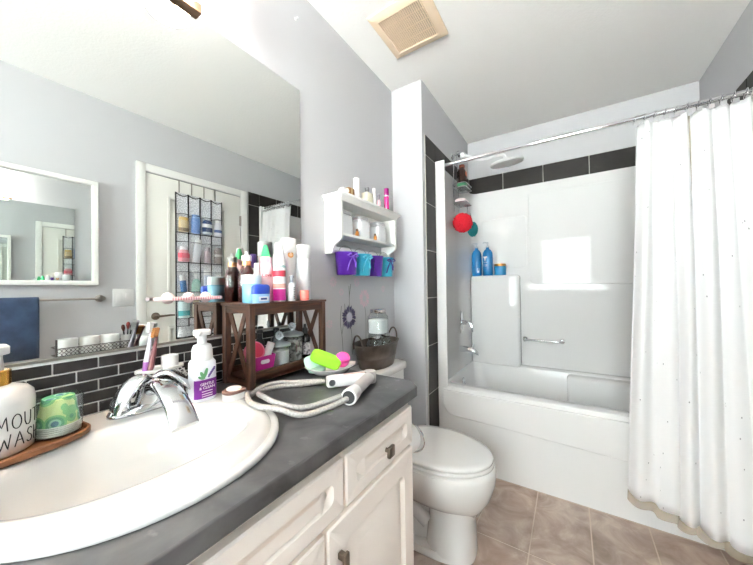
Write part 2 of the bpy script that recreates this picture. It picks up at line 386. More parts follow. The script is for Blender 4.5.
# ------------------------------------------------------------------ vanity light bar
lf = thing('vanity_light', 'bar light with glowing glass shades over the wall mirror', 'light', (0, .25, 2.02))
b = MB(); b.box(.0005, .025, .02, .478, 2.001, 2.032, .003); b.obj('bar', mat('light_bar', (150, 122, 100), .35, .8), lf)
shade_m = mat('lit_shade', (255, 248, 238), .35, emit=(255, 250, 246), estr=8.)
bulb_m = mat('lit_bulb', (255, 240, 215), .4, emit=(255, 226, 185), estr=6.)
for y in (.06, .245, .425):
    b = MB(); b.tube([(.024, y, 2.02), (.06, y, 2.03), (.085, y, 2.09), (.085, y, 2.16)], .007, 8); b.lathe([(.02, 0), (.02, .03)], (.085, y, 2.17), 16); arm = b.obj('arm', bronze, lf)
    b = MB(); b.lathe([(.057, 0), (.060, .05), (.061, .1), (.055, .15), (.035, .185), (.018, .195), (.017, .192), (.033, .182), (.052, .148), (.058, .1), (.057, .05), (.054, .0)], (.0853, y, 2.018), 28, cap0=False, cap1=False)
    b.f.append([]) if False else None
    sh = b.obj('lamp_shade', shade_m, lf, smooth=60)
    b = MB(); b.sphere((.085, y, 2.10), .028, 16, 10); b.lathe([(.012, 0), (.012, .04)], (.085, y, 2.125), 12); b.obj('bulb', bulb_m, lf)

# ------------------------------------------------------------------ faucet
fa = thing('faucet', 'chrome two-lever faucet on the back deck of the basin', 'faucet', (.115, .305, .871))
b = MB()
b.loft([[(x, y, z) for x, y in sell(.112, .308, .029-i, .082-i, 2.6, 40)] for i, z in ((0, .8711), (0, .877), (.005, .884), (.014, .889))])
b.loft([[(x, y, z) for x, y in sell(.112+dx, .308, rx, ry, 2.2, 32)] for dx, rx, ry, z in ((0, .022, .034, .885), (.002, .021, .028, .905), (.006, .02, .024, .925), (.012, .016, .02, .937), (.016, .006, .008, .941))])
b.obj('base', chrome, fa, smooth=60)
P = bez((.105, .31, .902), (.15, .308, .945), (.24, .301, .950), (.318, .292, .880), 16)
b = MB(); L = []
for i, p in enumerate(P):
    q = Vector(P[min(i+1, 16)])-Vector(P[max(i-1, 0)]); q.normalize(); side = Vector((0, 1, 0)); up = q.cross(side); t = i/16
    wv, hv = .020+.006*t, .017-.010*t
    L.append([tuple(Vector(p)+side*wv*math.copysign(abs(math.cos(a))**.7, math.cos(a))+up*hv*math.copysign(abs(math.sin(a))**.8, math.sin(a))) for a in (2*PI*k/20 for k in range(20))])
b.loft(L); b.obj('spout', chrome, fa, smooth=60)
def lever(pts, rad):
    b = MB(); n = 5*(len(pts)-1)+1
    b.tube(spline(pts, 5), [rad[0]+(rad[1]-rad[0])*math.sin(PI*min(1, i/(n-1)*1.1)) for i in range(n)], 16, flat=.36); b.obj('lever', chrome, fa, smooth=60)
lever([(.108, .312, .940), (.114, .288, .948), (.128, .262, .935), (.148, .240, .908), (.160, .229, .888)], (.009, .023))
lever([(.108, .312, .940), (.116, .336, .949), (.132, .360, .935), (.154, .381, .904), (.166, .391, .884)], (.009, .022))
for yy_ in (.250, .366): b = MB(); b.lathe([(.019, 0), (.018, .014), (.013, .03), (.006, .036)], (.112, yy_, .885), 20); b.obj('valve_stem', chrome, fa)
b = MB(); b.tube([(.088, .308, .885), (.078, .308, .93)], .003, 8); b.sphere((.077, .308, .936), .0065); b.obj('lift_rod', chrome, fa)

# ------------------------------------------------------------------ tray with mouthwash dispenser and paper cups
tray_m = wood('tray_wood', (92, 54, 28), (124, 78, 44), 6, 1)
M4 = Matrix.Translation((.148, .056, .8712)) @ Matrix.Rotation(.17, 4, 'Z')
b = MB(); sh = lambda i, z: [(x, y, z) for x, y in sell(0, 0, .062-i, .136-i, 3.2, 48)]
b.loft([sh(.006, 0), sh(0, .004), sh(0, .012), sh(.002, .014), sh(.005, .013), sh(.007, .006)]); b.xf(M4)
tag(b.obj('tray', tray_m, off=(.148, .056, .8712)), 'oblong brown wooden tray holding dispenser and paper cups', 'tray')
ZT = .8775
DC = (.130, .071)
ds = thing('soap_dispenser', 'white round mouthwash dispenser with gold collar on wooden tray', 'dispenser', (DC[0], DC[1], ZT))
b = MB(); b.lathe([(.046, 0), (.05, .004), (.0505, .02), (.0505, .085), (.048, .099), (.04, .108), (.026, .113), (.02, .114)], (DC[0], DC[1], ZT), 48); b.obj('bottle', porcelain, ds, smooth=50)
b = MB(); b.lathe([(.021, 0), (.022, .001), (.022, .024), (.02, .026)], (DC[0], DC[1], ZT+.1135), 28); b.obj('collar', gold, ds)
b = MB(); b.lathe([(.014, 0), (.012, .02), (.012, .026), (.02, .028), (.02, .04), (.016, .044)], (DC[0], DC[1], ZT+.1385), 20)
b.tube([(DC[0], DC[1], ZT+.175), (DC[0]+.03, DC[1]-.03, ZT+.174), (DC[0]+.04, DC[1]-.04, ZT+.166)], [.008, .007, .005], 10); b.obj('pump', plastic_w, ds)
GL = {'M': [[(0, 0), (.1, 1), (.38, .3), (.66, 1), (.76, 0)]], 'O': [[(.36+.34*math.cos(t), .5+.5*math.sin(t)) for t in (2*PI*k/16 for k in range(17))]], 'U': [[(0, 1), (.02, .35), (.15, .05), (.35, 0), (.52, .1), (.6, .4), (.6, 1)]],
      'T': [[(0, 1), (.7, 1)], [(.35, 1), (.35, 0)]], 'H': [[(0, 0), (0, 1)], [(.6, 0), (.6, 1)], [(0, .5), (.6, .5)]], 'W': [[(0, 1), (.2, 0), (.42, .75), (.64, 0), (.84, 1)]],
      'A': [[(0, 0), (.35, 1), (.7, 0)], [(.14, .4), (.56, .4)]], 'S': [[(.55, .88), (.4, 1), (.15, .95), (.05, .75), (.2, .55), (.45, .42), (.55, .2), (.4, .02), (.15, 0), (0, .15)]]}
b = MB()
for word, zb, a0 in (('MOUTH', .044, -.02), ('WASH', .014, .02)):
    hgt = .0235; u = a0*.0505
    for chn in word:
        for st in GL[chn]:
            pp = []
            for i in range(len(st)-1):
                for k in range(5 if i < len(st)-2 else 6): t = k/5; pp.append((st[i][0]*(1-t)+st[i+1][0]*t, st[i][1]*(1-t)+st[i+1][1]*t))
            b.tube([(DC[0]+.0506*math.cos((u+x*hgt*.75)/.0505), DC[1]+.0506*math.sin((u+x*hgt*.75)/.0505), ZT+zb+y*hgt) for x, y in pp], .0008, 5)
        u += (max(p[0] for st in GL[chn] for p in st)+.28)*hgt*.75
b.obj('lettering', ink, ds)
# tumbler and paper cups
CC = (.130, .1505)
tb = thing('tumbler', 'clear glass tumbler round the paper cups on wooden tray', 'tumbler', (CC[0], CC[1], ZT))
b = MB(); b.lathe([(.026, .0), (.033, .002), (.0345, .03), (.0355, .072), (.0348, .072), (.0338, .03), (.0325, .005), (.02, .0035)], (CC[0], CC[1], ZT), 40); b.obj('glass', glass_c, tb, smooth=60)
def cup_mat():
    m = bpy.data.materials.new('cup_print'); m.use_nodes = True; nt = m.node_tree; bs = nt.nodes['Principled BSDF']; bs.inputs['Roughness'].default_value = .6
    tc = nt.nodes.new('ShaderNodeTexCoord'); v = nt.nodes.new('ShaderNodeTexVoronoi'); v.inputs['Scale'].default_value = 42; v.inputs['Randomness'].default_value = .8
    r = nt.nodes.new('ShaderNodeValToRGB'); r.color_ramp.interpolation = 'CONSTANT'; e = r.color_ramp.elements
    e[0].position = 0; e[0].color = lin((62, 112, 130))+(1,); e[1].position = .24; e[1].color = lin((150, 200, 170))+(1,)
    for p, c in ((.36, (74, 150, 110)), (.52, (120, 185, 120)), (.66, (205, 222, 150))): k = e.new(p); k.color = lin(c)+(1,)
    nt.links.new(tc.outputs['Object'], v.inputs['Vector']); nt.links.new(v.outputs['Distance'], r.inputs['Fac']); nt.links.new(r.outputs['Color'], bs.inputs['Base Color'])
    mp = nt.nodes.new('ShaderNodeMath'); mp.operation = 'MULTIPLY'; mp.inputs[1].default_value = 1.
    return m
cup_print = cup_mat(); paper_w = mat('paper_white', (244, 243, 238), .7)
for k in range(5):
    z = ZT+.0045+k*.0036
    cp = thing('paper_cup', ['lowest upturned paper cup rim at the bottom of the stack in the glass tumbler', 'second paper cup rim from the bottom of the stack in the glass tumbler', 'middle paper cup rim of the stack in the glass tumbler', 'fourth paper cup rim from the bottom of the stack in the glass tumbler', 'green patterned upturned paper cup topping the stack in the glass tumbler'][k], 'cup', (CC[0], CC[1], z), 'paper cups in the tumbler')
    b = MB(); b.lathe([(.0305, 0), (.0318, .0008), (.0318, .0024), (.0305, .0032)], (CC[0], CC[1], z), 32); b.obj('rim', paper_w, cp)
    b = MB(); hh = .0035 if k < 4 else .051
    b.lathe([(.0302, .003), (.0302-.0075*hh/.051, hh)] if k < 4 else [(.0302, .003), (.0227, .051), (.0222, .0525), (.020, .0515)], (CC[0], CC[1], z), 32, cap0=False)
    b.obj('side', cup_print if k == 4 else paper_w, cp)

# ------------------------------------------------------------------ toothbrush holder, brushes, cup
whm = mat('white_enamel', (240, 239, 236), .35)
HX, HY, HZ = .068, .345, .948
th = thing('toothbrush_holder', 'white scrollwork toothbrush stand behind the chrome faucet', 'holder', (HX, HY, .871))
b = MB(); b.loft([[(x, y, z) for x, y in sell(HX, HY, .03-i, .054-i, 2.2, 40)] for i, z in ((.004, HZ-.004), (0, HZ-.002), (0, HZ+.004), (.004, HZ+.005), (.006, HZ), (.02, HZ-.001))]); b.obj('plate', whm, th, smooth=60)
for yc in (HY-.032, HY+.034):
    b = MB(); ctr = Vector((HX+.028, yc, HZ-.022))
    for k in range(6):
        a = 2*PI*k/6; d_ = Vector((0, math.cos(a), math.sin(a))); s_ = Vector((0, -math.sin(a), math.cos(a)))
        b.tube([tuple(ctr+d_*.004), tuple(ctr+d_*.012+s_*.007), tuple(ctr+d_*.020), tuple(ctr+d_*.012-s_*.007), tuple(ctr+d_*.004)], .0018, 6)
    b.obj('flower', whm, th)
for sy in (-1, 1):
    for sx in (-1, 1):
        b = MB(); x0, y0 = HX+sx*.02, HY+sy*.04
        b.tube(spline([(x0, y0, HZ-.003), (x0, y0+sy*.012, HZ-.02), (x0, y0+sy*.004, HZ-.042), (x0, y0-sy*.006, HZ-.05), (x0+sx*.003, y0+sy*.012, .8775)], 5), .0016, 6); b.sphere((x0+sx*.003, y0+sy*.012, .8775), .0062, 12, 8); b.obj('foot', whm, th)
b = MB(); b.lathe([(.016, 0), (.019, .001), (.0195, .03), (.0185, .031), (.016, .028)], (HX, .367, HZ), 28); tag(b.obj('cup', plastic_w, off=(HX, .367, HZ)), 'small white cup on the toothbrush stand', 'cup')
def brush(p0, p1, hcol, bcol, label, tuft):
    t = thing('toothbrush', label, 'toothbrush', p0, 'toothbrushes in the stand'); P0, P1 = Vector(p0), Vector(p1); D = P1-P0
    b = MB(); b.tube([tuple(P0+D*k) for k in (0, .1, .35, .6, .75, 1.)], [.005, .007, .0065, .004, .003, .004], 10); b.obj('handle', hcol, t)
    b = MB(); n = Vector((.5, -.85, 0)).normalized(); c = P0+D*.98
    for k in range(5): q = P0+D*(.82+.04*k); b.tube([tuple(q), tuple(q+n*tuft)], .0042, 8)
    b.obj('bristles', bcol, t)
lil = mat('lilac_grip', (158, 98, 170), .4); whp = mat('white_violet', (236, 228, 240), .4)
brush((.072, .311, .9485), (.052, .334, 1.068), whp, plastic_w, 'white and violet toothbrush leaning in the stand', .011)
b = MB(); b.tube([(.0722, .3107, .949), (.0687, .315, .971)], [.0062, .0078], 10); o = b.obj('grip', lil, [x for x in bpy.data.objects if x.name == 'toothbrush'][0])
brush((.08, .318, .9485), (.052, .347, 1.052), mat('plum_handle', (120, 70, 74), .4), mat('tan_bristle', (176, 118, 66), .8), 'plum toothbrush with tan bristles beside the violet one', .016)

# ------------------------------------------------------------------ foam soap bottle
FC = (.165, .401)
fo = thing('soap_bottle', 'white foaming soap bottle with a purple label right of the faucet', 'bottle', (FC[0], FC[1], .8712))
sq = lambda h, r, n=3.4: [(x, y, .8712+h) for x, y in sell(FC[0], FC[1], r*.86, r, n, 40)]
b = MB(); b.loft([sq(0, .0265), sq(.003, .029), sq(.08, .029), sq(.094, .0285), sq(.1, .026, 2.6), sq(.104, .023, 2.2)]); b.obj('bottle', mat('soap_bottle_white', (240, 240, 246), .3), fo, smooth=50)
b = MB(); b.lathe([(.0235, .1), (.0245, .102), (.0235, .128), (.02, .138), (.011, .142), (.0105, .163), (.012, .164)], (FC[0], FC[1], .8712), 32); b.lathe([(.019, .163), (.0205, .165), (.0205, .174), (.018, .177)], (FC[0], FC[1], .8712), 24)
b.tube([(FC[0], FC[1], 1.041), (FC[0]+.022, FC[1]-.02, 1.041), (FC[0]+.03, FC[1]-.027, 1.036)], [.008, .007, .005], 10); b.obj('pump', plastic_w, fo)
def lab(h0, h1, a0, a1, r, c=FC, sx=.86, n=3.4, N=14):
    V = []; F = []
    for i in range(N+1):
        t = a0+(a1-a0)*i/N; cc, ss = math.cos(t), math.sin(t)
        for h in (h0, h1): V.append((c[0]+r*sx*math.copysign(abs(cc)**(2/n), cc), c[1]+r*math.copysign(abs(ss)**(2/n), ss), .8712+h))
    for i in range(N): F.append((2*i, 2*i+2, 2*i+3, 2*i+1))
    return V, F
b = MB(); b.add(*lab(.008, .054, -1.15, 1.15, .0294)); lb = b.obj('label_panel', mat('label_purple', (120, 30, 140), .45), fo)
b = MB()
ax = FC[0]+.0294*.86+.0002
for body, size, h in (('GENTLE', .0095, .040), ('& CLEAN', .0095, .031)):
    plane_text(b, body, size, (ax, FC[1]-.001, .8712+h), (0, 1, 0), (0, 0, 1))
for h in (.012, .0175, .024): b.box(ax, ax+.0006, FC[1]-.014, FC[1]+.012, .8712+h, .8712+h+.0018)
b.obj('lettering', mat('label_white', (245, 235, 245), .5), lb)
b = MB()
for y, z, ry, rz, a in ((-.012, .066, .004, .011, .5), (-.004, .071, .004, .012, -.3), (-.016, .060, .003, .008, 1.0)):
    b.prism([(FC[1]+y+ry*math.cos(t)*math.cos(a)-rz*math.sin(t)*math.sin(a), .8712+z+ry*math.cos(t)*math.sin(a)+rz*math.sin(t)*math.cos(a)) for t in (2*PI*k/14 for k in range(14))], ax-.0004, ax+.0006, 'x')
b.cur = 1
for k in range(12): b.prism([(FC[1]+.003+k*.0013+.0025*math.cos(t), .8712+.060+k*.0017+.0022*math.sin(t)+.002*(k % 2)) for t in (2*PI*j/8 for j in range(8))], ax-.0004, ax+.0007, 'x')
b.obj('leaf_print', [mat('leaf_green', (95, 155, 105), .5), mat('lavender_print', (105, 75, 150), .5)], fo)

# layered soap pot
b = MB(); c = (.232, .446, .8712)
pot = thing('soap_pot', 'small white soap pot with a pinkish brown lid on the basin rim', 'pot', c)
b.loft([[(x, y, .8712+z) for x, y in sell(c[0], c[1], .021, .0265, 3, 32)] for z in (0, .0155)]); b.obj('body', plastic_w, pot)
b = MB(); b.loft([[(x, y, .8712+z) for x, y in sell(c[0], c[1], .0215-i, .027-i, 3, 32)] for i, z in ((0, .0155), (0, .0215), (.002, .0225))]); b.obj('lid', mat('pinkish_brown', (140, 106, 96), .5), pot)
b = MB(); b.lathe([(.017, .0225), (.018, .0235), (.018, .026), (.016, .0275)], c, 28); b.obj('cap', mat('pale_pink_cap', (238, 226, 222), .5), pot)

# ------------------------------------------------------------------ wooden organizer and its load
W1 = wood('walnut_y', (38, 21, 14), (88, 54, 36), 7, 1); W2 = wood('walnut_z', (38, 21, 14), (88, 54, 36), 7, 2); W3 = wood('walnut_x', (38, 21, 14), (84, 52, 34), 7, 0)
X0, X1, Y0, Y1, Z0, Z1 = .022, .168, .535, .862, .8508, 1.107
og = thing('wooden_organizer', 'two-tier dark brown wooden organizer standing on the counter', 'organizer', ((X0+X1)/2, (Y0+Y1)/2, Z0))
for x in (X0, X1-.02):
    for y in (Y0, Y1-.02): b = MB(); b.box(x, x+.02, y, y+.02, Z0, Z1-.008, .0015, 1); b.obj('post', W2, og)
for z0, z1, nm in ((Z1-.008, Z1, 'top_board'), (Z0+.022, Z0+.030, 'bottom_board')):
    b = MB()
    if nm == 'top_board': b.box(X0-.003, X1+.003, Y0-.003, Y1+.003, z0, z1, .0015, 1)
    else: b.box(X0+.003, X1-.003, Y0+.003, Y1-.003, z0, z1)
    b.obj(nm, W1, og)
for x in (X0+.003, X1-.015):
    for z0, z1 in ((Z1-.036, Z1-.008), (Z0+.016, Z0+.048)): b = MB(); b.box(x, x+.012, Y0+.02, Y1-.02, z0, z1, .001, 1); b.obj('rail', W1, og)
for y in (Y0+.003, Y1-.015):
    for z0, z1 in ((Z1-.03, Z1-.008), (Z0+.006, Z0+.03)): b = MB(); b.box(X0+.02, X1-.02, y, y+.012, z0, z1, .001, 1); b.obj('rail', W3, og)
    for q, (za, zb) in enumerate(((Z0+.03, Z1-.03), (Z1-.03, Z0+.03))):
        b = MB(); dy = .0005+.0055*q
        xa, xb = X0+.022, X1-.022; dx = .009
        b.prism([(xa-dx*.2, za), (xa+2*dx-dx*.2, za), (xb+dx*.2, zb), (xb-2*dx+dx*.2, zb)], y+dy, y+dy+.005, 'y'); b.obj('brace', W2, og)
# suction-cup ledge on the mirror, left of the organizer
pk = mat('pale_pink', (240, 216, 214), .4); pk2 = mat('pink_rib', (214, 150, 158), .4)
pl = thing('suction_shelf', 'narrow pale pink ribbed ledge held on the mirror by round suction cups', 'shelf', (.0125, .42, 1.118))
b = MB(); b.box(.018, .042, .347, .527, 1.121, 1.131, .003); b.obj('ledge', pk, pl)
b = MB()
for k in range(20): y = .385+k*.0068; b.box(.042, .0432, y, y+.0026, 1.1215, 1.1305)
b.obj('ribs', pk2, pl)
for y in (.388, .443, .492): b = MB(); b.lathe([(.0165, 0), (.016, .004), (.009, .010), (.007, .0145)], (.0062, y, 1.128), 24, 'x'); b.obj('suction_cup', pk, pl)

def bottle(name, label, cat, c, prof, mats, seg=28, sx=1., sy=1., group=None, names=None):
    """prof: list of (part name, material, [(r,h)...])"""
    t = thing(name, label, cat, c, group)
    for nm, m, p in prof: b = MB(); b.lathe(p, c, seg, sx=sx, sy=sy); b.obj(nm, m, t, smooth=45)
    return t
G = 'toiletries on top of the wooden organizer'
ZO = Z1+.0003
amber = mat('amber_liquid', (62, 16, 14), .12, coat=.4); copper = mat('copper', (214, 150, 110), .3, .8)
t = bottle('pump_bottle', 'dark amber-red bottle with copper collar and white cap on organizer', 'bottle', (.047, .607, ZO), [('body', amber, [(.024, 0), (.026, .003), (.026, .085), (.022, .105), (.014, .122), (.012, .124)]), ('collar', copper, [(.0145, .123), (.0145, .138)]), ('cap', plastic_w, [(.016, .138), (.016, .156), (.013, .158)])], None, group=G)
b = MB(); b.tube([(.047, .607, ZO+.156), (.047, .607, ZO+.17)], .006, 8); b.obj('spout', plastic_w, t)
pinkb = mat('pink_bottle', (240, 205, 210), .35); green = mat('green_cap', (70, 195, 125), .4)
t = bottle('nozzle_bottle', 'pale pink bottle with a pointed green cap on organizer', 'bottle', (.083, .656, ZO), [('body', pinkb, [(.022, 0), (.024, .003), (.024, .115), (.021, .128), (.019, .132)]), ('collar', mat('pink_collar', (226, 178, 188), .4), [(.0195, .132), (.0195, .150), (.015, .154)]), ('cap', green, [(.0155, .154), (.0145, .160), (.007, .192), (.004, .195)])], None, group=G)
b = MB(); wrap_text(b, 'Love', .017, (.083, .656), .0242, -.45, ZO+.085); b.obj('lettering', mat('red_ink', (190, 60, 80), .5), t)
clearb = mat('blue_liquid', (135, 195, 222), .2, coat=.3)
bottle('mouthwash_bottle', 'squat light blue bottle with frosted lid at the front left of organizer top', 'bottle', (.109, .584, ZO), [('body', clearb, [(.027, 0), (.029, .003), (.029, .058), (.027, .06)]), ('lid', mat('frosted_lid', (222, 236, 240), .3), [(.0295, .06), (.0295, .086), (.026, .089)])], None, group=G)
dk = thing('deodorant_stick', 'light blue deodorant with royal blue cap at front of organizer top', 'deodorant', (.154, .584, ZO), G)
DCX, DCY = .1545, .584
el = lambda h, r: [(x, y, ZO+h) for x, y in sell(DCX, DCY, r*.45, r, 2.6, 32)]
b = MB(); b.loft([el(0, .029), el(.028, .030)]); o = b.obj('body', mat('deo_blue', (150, 196, 228), .3), dk)
b = MB(); b.loft([el(.028, .031), el(.05, .031), el(.056, .026), el(.058, .018)]); b.obj('cap', mat('royal_blue', (28, 66, 170), .3), dk, smooth=50)
b = MB(); b.box(DCX+.0133, DCX+.0140, DCY-.016, DCY+.018, ZO+.006, ZO+.02, .0002, 1); b.cur = 1; b.box(DCX+.0137, DCX+.0144, DCY-.01, DCY+.012, ZO+.01, ZO+.016, .0002, 1); b.obj('label_panel', [plastic_w, mat('navy', (30, 50, 110), .4)], dk)
bottle('cream_tube', 'slim white bottle with plain cap behind the squat blue bottle', 'bottle', (.083, .6205, ZO), [('body', plastic_w, [(.009, 0), (.010, .002), (.010, .095), (.008, .105)]), ('cap', plastic_w, [(.009, .105), (.0085, .128), (.007, .13)])], None, group=G)
c = (.120, .683, ZO)
t = bottle('spray_can', 'white spray can with red and magenta bands on organizer top', 'spray can', c, [('body', mat('can_white', (243, 240, 242), .35), [(.019, 0), (.021, .002), (.021, .045), (.021, .15), (.017, .162)]), ('cap', plastic_w, [(.0175, .160), (.0165, .176), (.0135, .198), (.009, .203)])], None, group=G)
for z0, z1, m_ in ((.004, .042, mat('magenta_band', (196, 30, 140), .4)), (.046, .061, mat('tan_band', (214, 160, 150), .4)), (.085, .106, mat('red_band', (190, 50, 72), .4))):
    b = MB(); b.lathe([(.0213, z0), (.0213, z1)], c, 28, cap0=False, cap1=False); b.obj('colour_band', m_, t)
b = MB(); wrap_text(b, 'Batiste', .015, c[:2], .0213, -.5, ZO+.116); b.obj('lettering', mat('teal_ink', (40, 150, 150), .5), t)
c = (.135, .724, ZO)
t = bottle('spray_bottle', 'small silver-white spray bottle with black print beside the banded can', 'bottle', c, [('body', mat('silver_white', (214, 214, 218), .25), [(.013, 0), (.014, .002), (.014, .056), (.008, .064)]), ('nozzle', mat('grey_cap', (160, 165, 172), .3), [(.006, .064), (.006, .08), (.009, .081), (.009, .088), (.005, .09)])], None, group=G)
b = MB()
for k in range(7): b.box(c[0]+.0138, c[0]+.0146, c[1]-.003, c[1]+.0035-.001*(k % 2), ZO+.008+k*.006, ZO+.0115+k*.006)
b.obj('print', ink, t)
c = (.086, .7165, ZO)
bottle('lotion_tube', 'purple and white tube standing behind the small spray bottle', 'tube', c, [('body', mat('tube_white', (236, 234, 240), .4), [(.0105, 0), (.011, .002), (.011, .125)]), ('cap', mat('violet_cap', (98, 58, 150), .4), [(.0112, .125), (.0115, .127), (.0115, .178), (.010, .18)])], None, group=G)
c = (.075, .763, ZO)
t = bottle('spray_can', 'white spray can with an orange round emblem on organizer top', 'spray can', c, [('body', plastic_w, [(.026, 0), (.028, .003), (.028, .168), (.026, .174)]), ('cap', mat('cap_white', (250, 250, 250), .4), [(.0275, .174), (.0285, .176), (.0285, .228), (.026, .231)])], None, group=G)
b = MB()
for r, h in ((.011, .0), (.006, .0006)):
    b.cur = 0 if h == 0 else 1; a0 = -.42
    b.add([(c[0]+(.0287+h)*math.cos(a0+r*math.cos(q)/.0285), c[1]+(.0287+h)*math.sin(a0+r*math.cos(q)/.0285), ZO+.168+r*math.sin(q)) for q in (2*PI*k/24 for k in range(24))], [tuple(range(24))])
b.obj('emblem', [mat('orange_emblem', (226, 160, 92), .4), mat('pale_orange', (243, 205, 160), .4)], t)
c = (.098, .812, ZO)
bottle('hairspray_can', 'tall pale grey-white can with white cap at the right end of organizer top', 'spray can', c, [('body', mat('can_pale', (226, 228, 230), .4), [(.027, 0), (.0295, .003), (.0295, .155), (.027, .16)]), ('cap', plastic_w, [(.0285, .16), (.0295, .162), (.0295, .207), (.027, .21)])], None, group=G)
c = (.145, .775, ZO)
bottle('nail_polish', 'little coral pink bottle at the front edge of organizer top', 'bottle', c, [('body', mat('coral', (238, 128, 116), .35), [(.0155, 0), (.0165, .002), (.0165, .034), (.0145, .037)]), ('base_band', mat('coral_dark', (226, 104, 92), .4), [(.0168, .001), (.0168, .008)])], None, group=G)

# lower tier
ZI = Z0+.0303; G2 = 'items inside the wooden organizer'
mg = mat('magenta_bin', (168, 24, 122), .4)
bn = thing('storage_bin', 'small magenta bin with handle slots inside the organizer', 'bin', (.118, .607, ZI), G2)
b = MB(); P = lambda i, h: [(x, y, ZI+h) for x, y in rrect(.089+i, .147-i, .566+i, .648-i, .008, 4)]
b.loft([P(.006, 0), P(0, .056), P(.003, .056), P(.008, .003)]); b.obj('tub', mg, bn)
b = MB(); b.prism(rrect(.588, .62, ZI+.033, ZI+.045, .0055, 4), .1462, .1478, 'x'); b.obj('handle_slot', mat('pale_slot', (240, 226, 238), .5), bn)
rb = thing('round_brush', 'pink round container tilted in the magenta bin', 'container', (.108, .59, ZI+.03), G2)
b = MB(); b.lathe([(.026, 0), (.03, .003), (.03, .028), (.027, .03)], (0, 0, 0), 28); b.cur = 1; b.lathe([(.024, .0302), (.021, .0312), (.012, .0315)], (0, 0, 0), 28); b.xf(Matrix.Translation((.103, .592, ZI+.066)) @ Matrix.Rotation(1.1, 4, 'Y') @ Matrix.Translation((0, 0, -.01))); b.obj('body', [mat('rose', (232, 120, 150), .4), mat('red_rose', (206, 58, 86), .4)], rb)
b = MB(); b.tube([(.118, .618, ZI+.02), (.122, .632, ZI+.058), (.124, .645, ZI+.092)], [.013, .013, .012], 14); tag(b.obj('lotion_tube', plastic_w, off=(.118, .618, ZI)), 'plain white tube leaning out of the magenta bin', 'tube', G2)
cut = glassy('cut_glass', (238, 242, 242), tint=.10, rough=.08); fill_w = mat('cotton', (235, 233, 230), .8, bump=1., bump_scale=70); lidm = mat('silver_lid', (178, 184, 188), .3, .6)
def apothecary(c, r, h, label, stuffm, hb):
    t = thing('lidded_jar', label, 'jar', (c[0], c[1], ZI), G2)
    fl = lambda d: 1
    b = MB(); n = 48; L = []
    for rr, hh in ((r*.86, 0), (r, .004), (r, h), (r*.94, h)): L.append([(c[0]+rr*(1+.035*math.cos(12*2*PI*k/n+hh*60))*math.cos(2*PI*k/n), c[1]+rr*(1+.035*math.cos(12*2*PI*k/n+hh*60))*math.sin(2*PI*k/n), ZI+hh) for k in range(n)])
    L.insert(2, [tuple(Vector(a)*.5+Vector(d)*.5) for a, d in zip(L[1], L[2])])
    b.loft(L, cap1=False); b.obj('jar', cut, t)
    b = MB(); b.lathe([(r*.85, .003), (r*.9, .006), (r*.9, hb), (r*.5, hb+.006)], (c[0], c[1], ZI), 28); b.obj('filling', stuffm, t)
    b = MB(); b.lathe([(r*1.06, h), (r*1.08, h+.004), (r*.95, h+.010), (r*.45, h+.016), (.005, h+.019), (.004, h+.024)], (c[0], c[1], ZI), 32); b.obj('lid', lidm, t)
    b = MB(); b.tube([(c[0]+.009*math.sin(q), c[1]+.009*math.sin(q)*.6, ZI+h+.035-.0115*math.cos(q)) for q in (2*PI*k/16 for k in range(16))], .0042, 8, closed=True); b.sphere((c[0], c[1], ZI+h+.034), .0065, 12, 8); b.obj('knob', mat('glass_knob', (200, 206, 208), .1, .5), t)
apothecary((.104, .694), .036, .070, 'shorter lidded jar of white cotton in front inside the organizer', fill_w, .055)
apothecary((.076, .776), .040, .092, 'taller lidded jar with diagonal cuts behind the shorter one', mat('dark_swabs', (120, 118, 118), .8, rgb2=(215, 214, 212), noise_scale=60, noise_amt=.8), .08)
t = bottle('dropper_bottle', 'dark bottle with a white label at the right inside the organizer', 'bottle', (.082, .836, ZI), [('body', mat('dark_glass', (22, 18, 18), .15), [(.018, 0), (.0195, .002), (.0195, .072), (.015, .086), (.009, .092)]), ('cap', plastic_k, [(.0105, .092), (.0105, .112), (.006, .116), (.005, .13)]), ('label_panel', mat('label_greyprint', (232, 232, 234), .5, rgb2=(120, 120, 128), noise_scale=90, noise_amt=.8), [(.0198, .012), (.0198, .06)])], None, group=G2)
for k, (y, lab_) in enumerate(((.652, 'black pump bottle against the backsplash inside the organizer'), (.722, 'second black pump bottle deeper behind the jars inside the organizer'))):
    t = bottle('pump_bottle', lab_, 'bottle', (.052, y, ZI), [('body', plastic_k, [(.015, 0), (.0165, .002), (.0165, .085), (.008, .098)]), ('pump', plastic_k, [(.0075, .098), (.0075, .115), (.011, .116), (.011, .124), (.006, .126)])], None, group=G2)

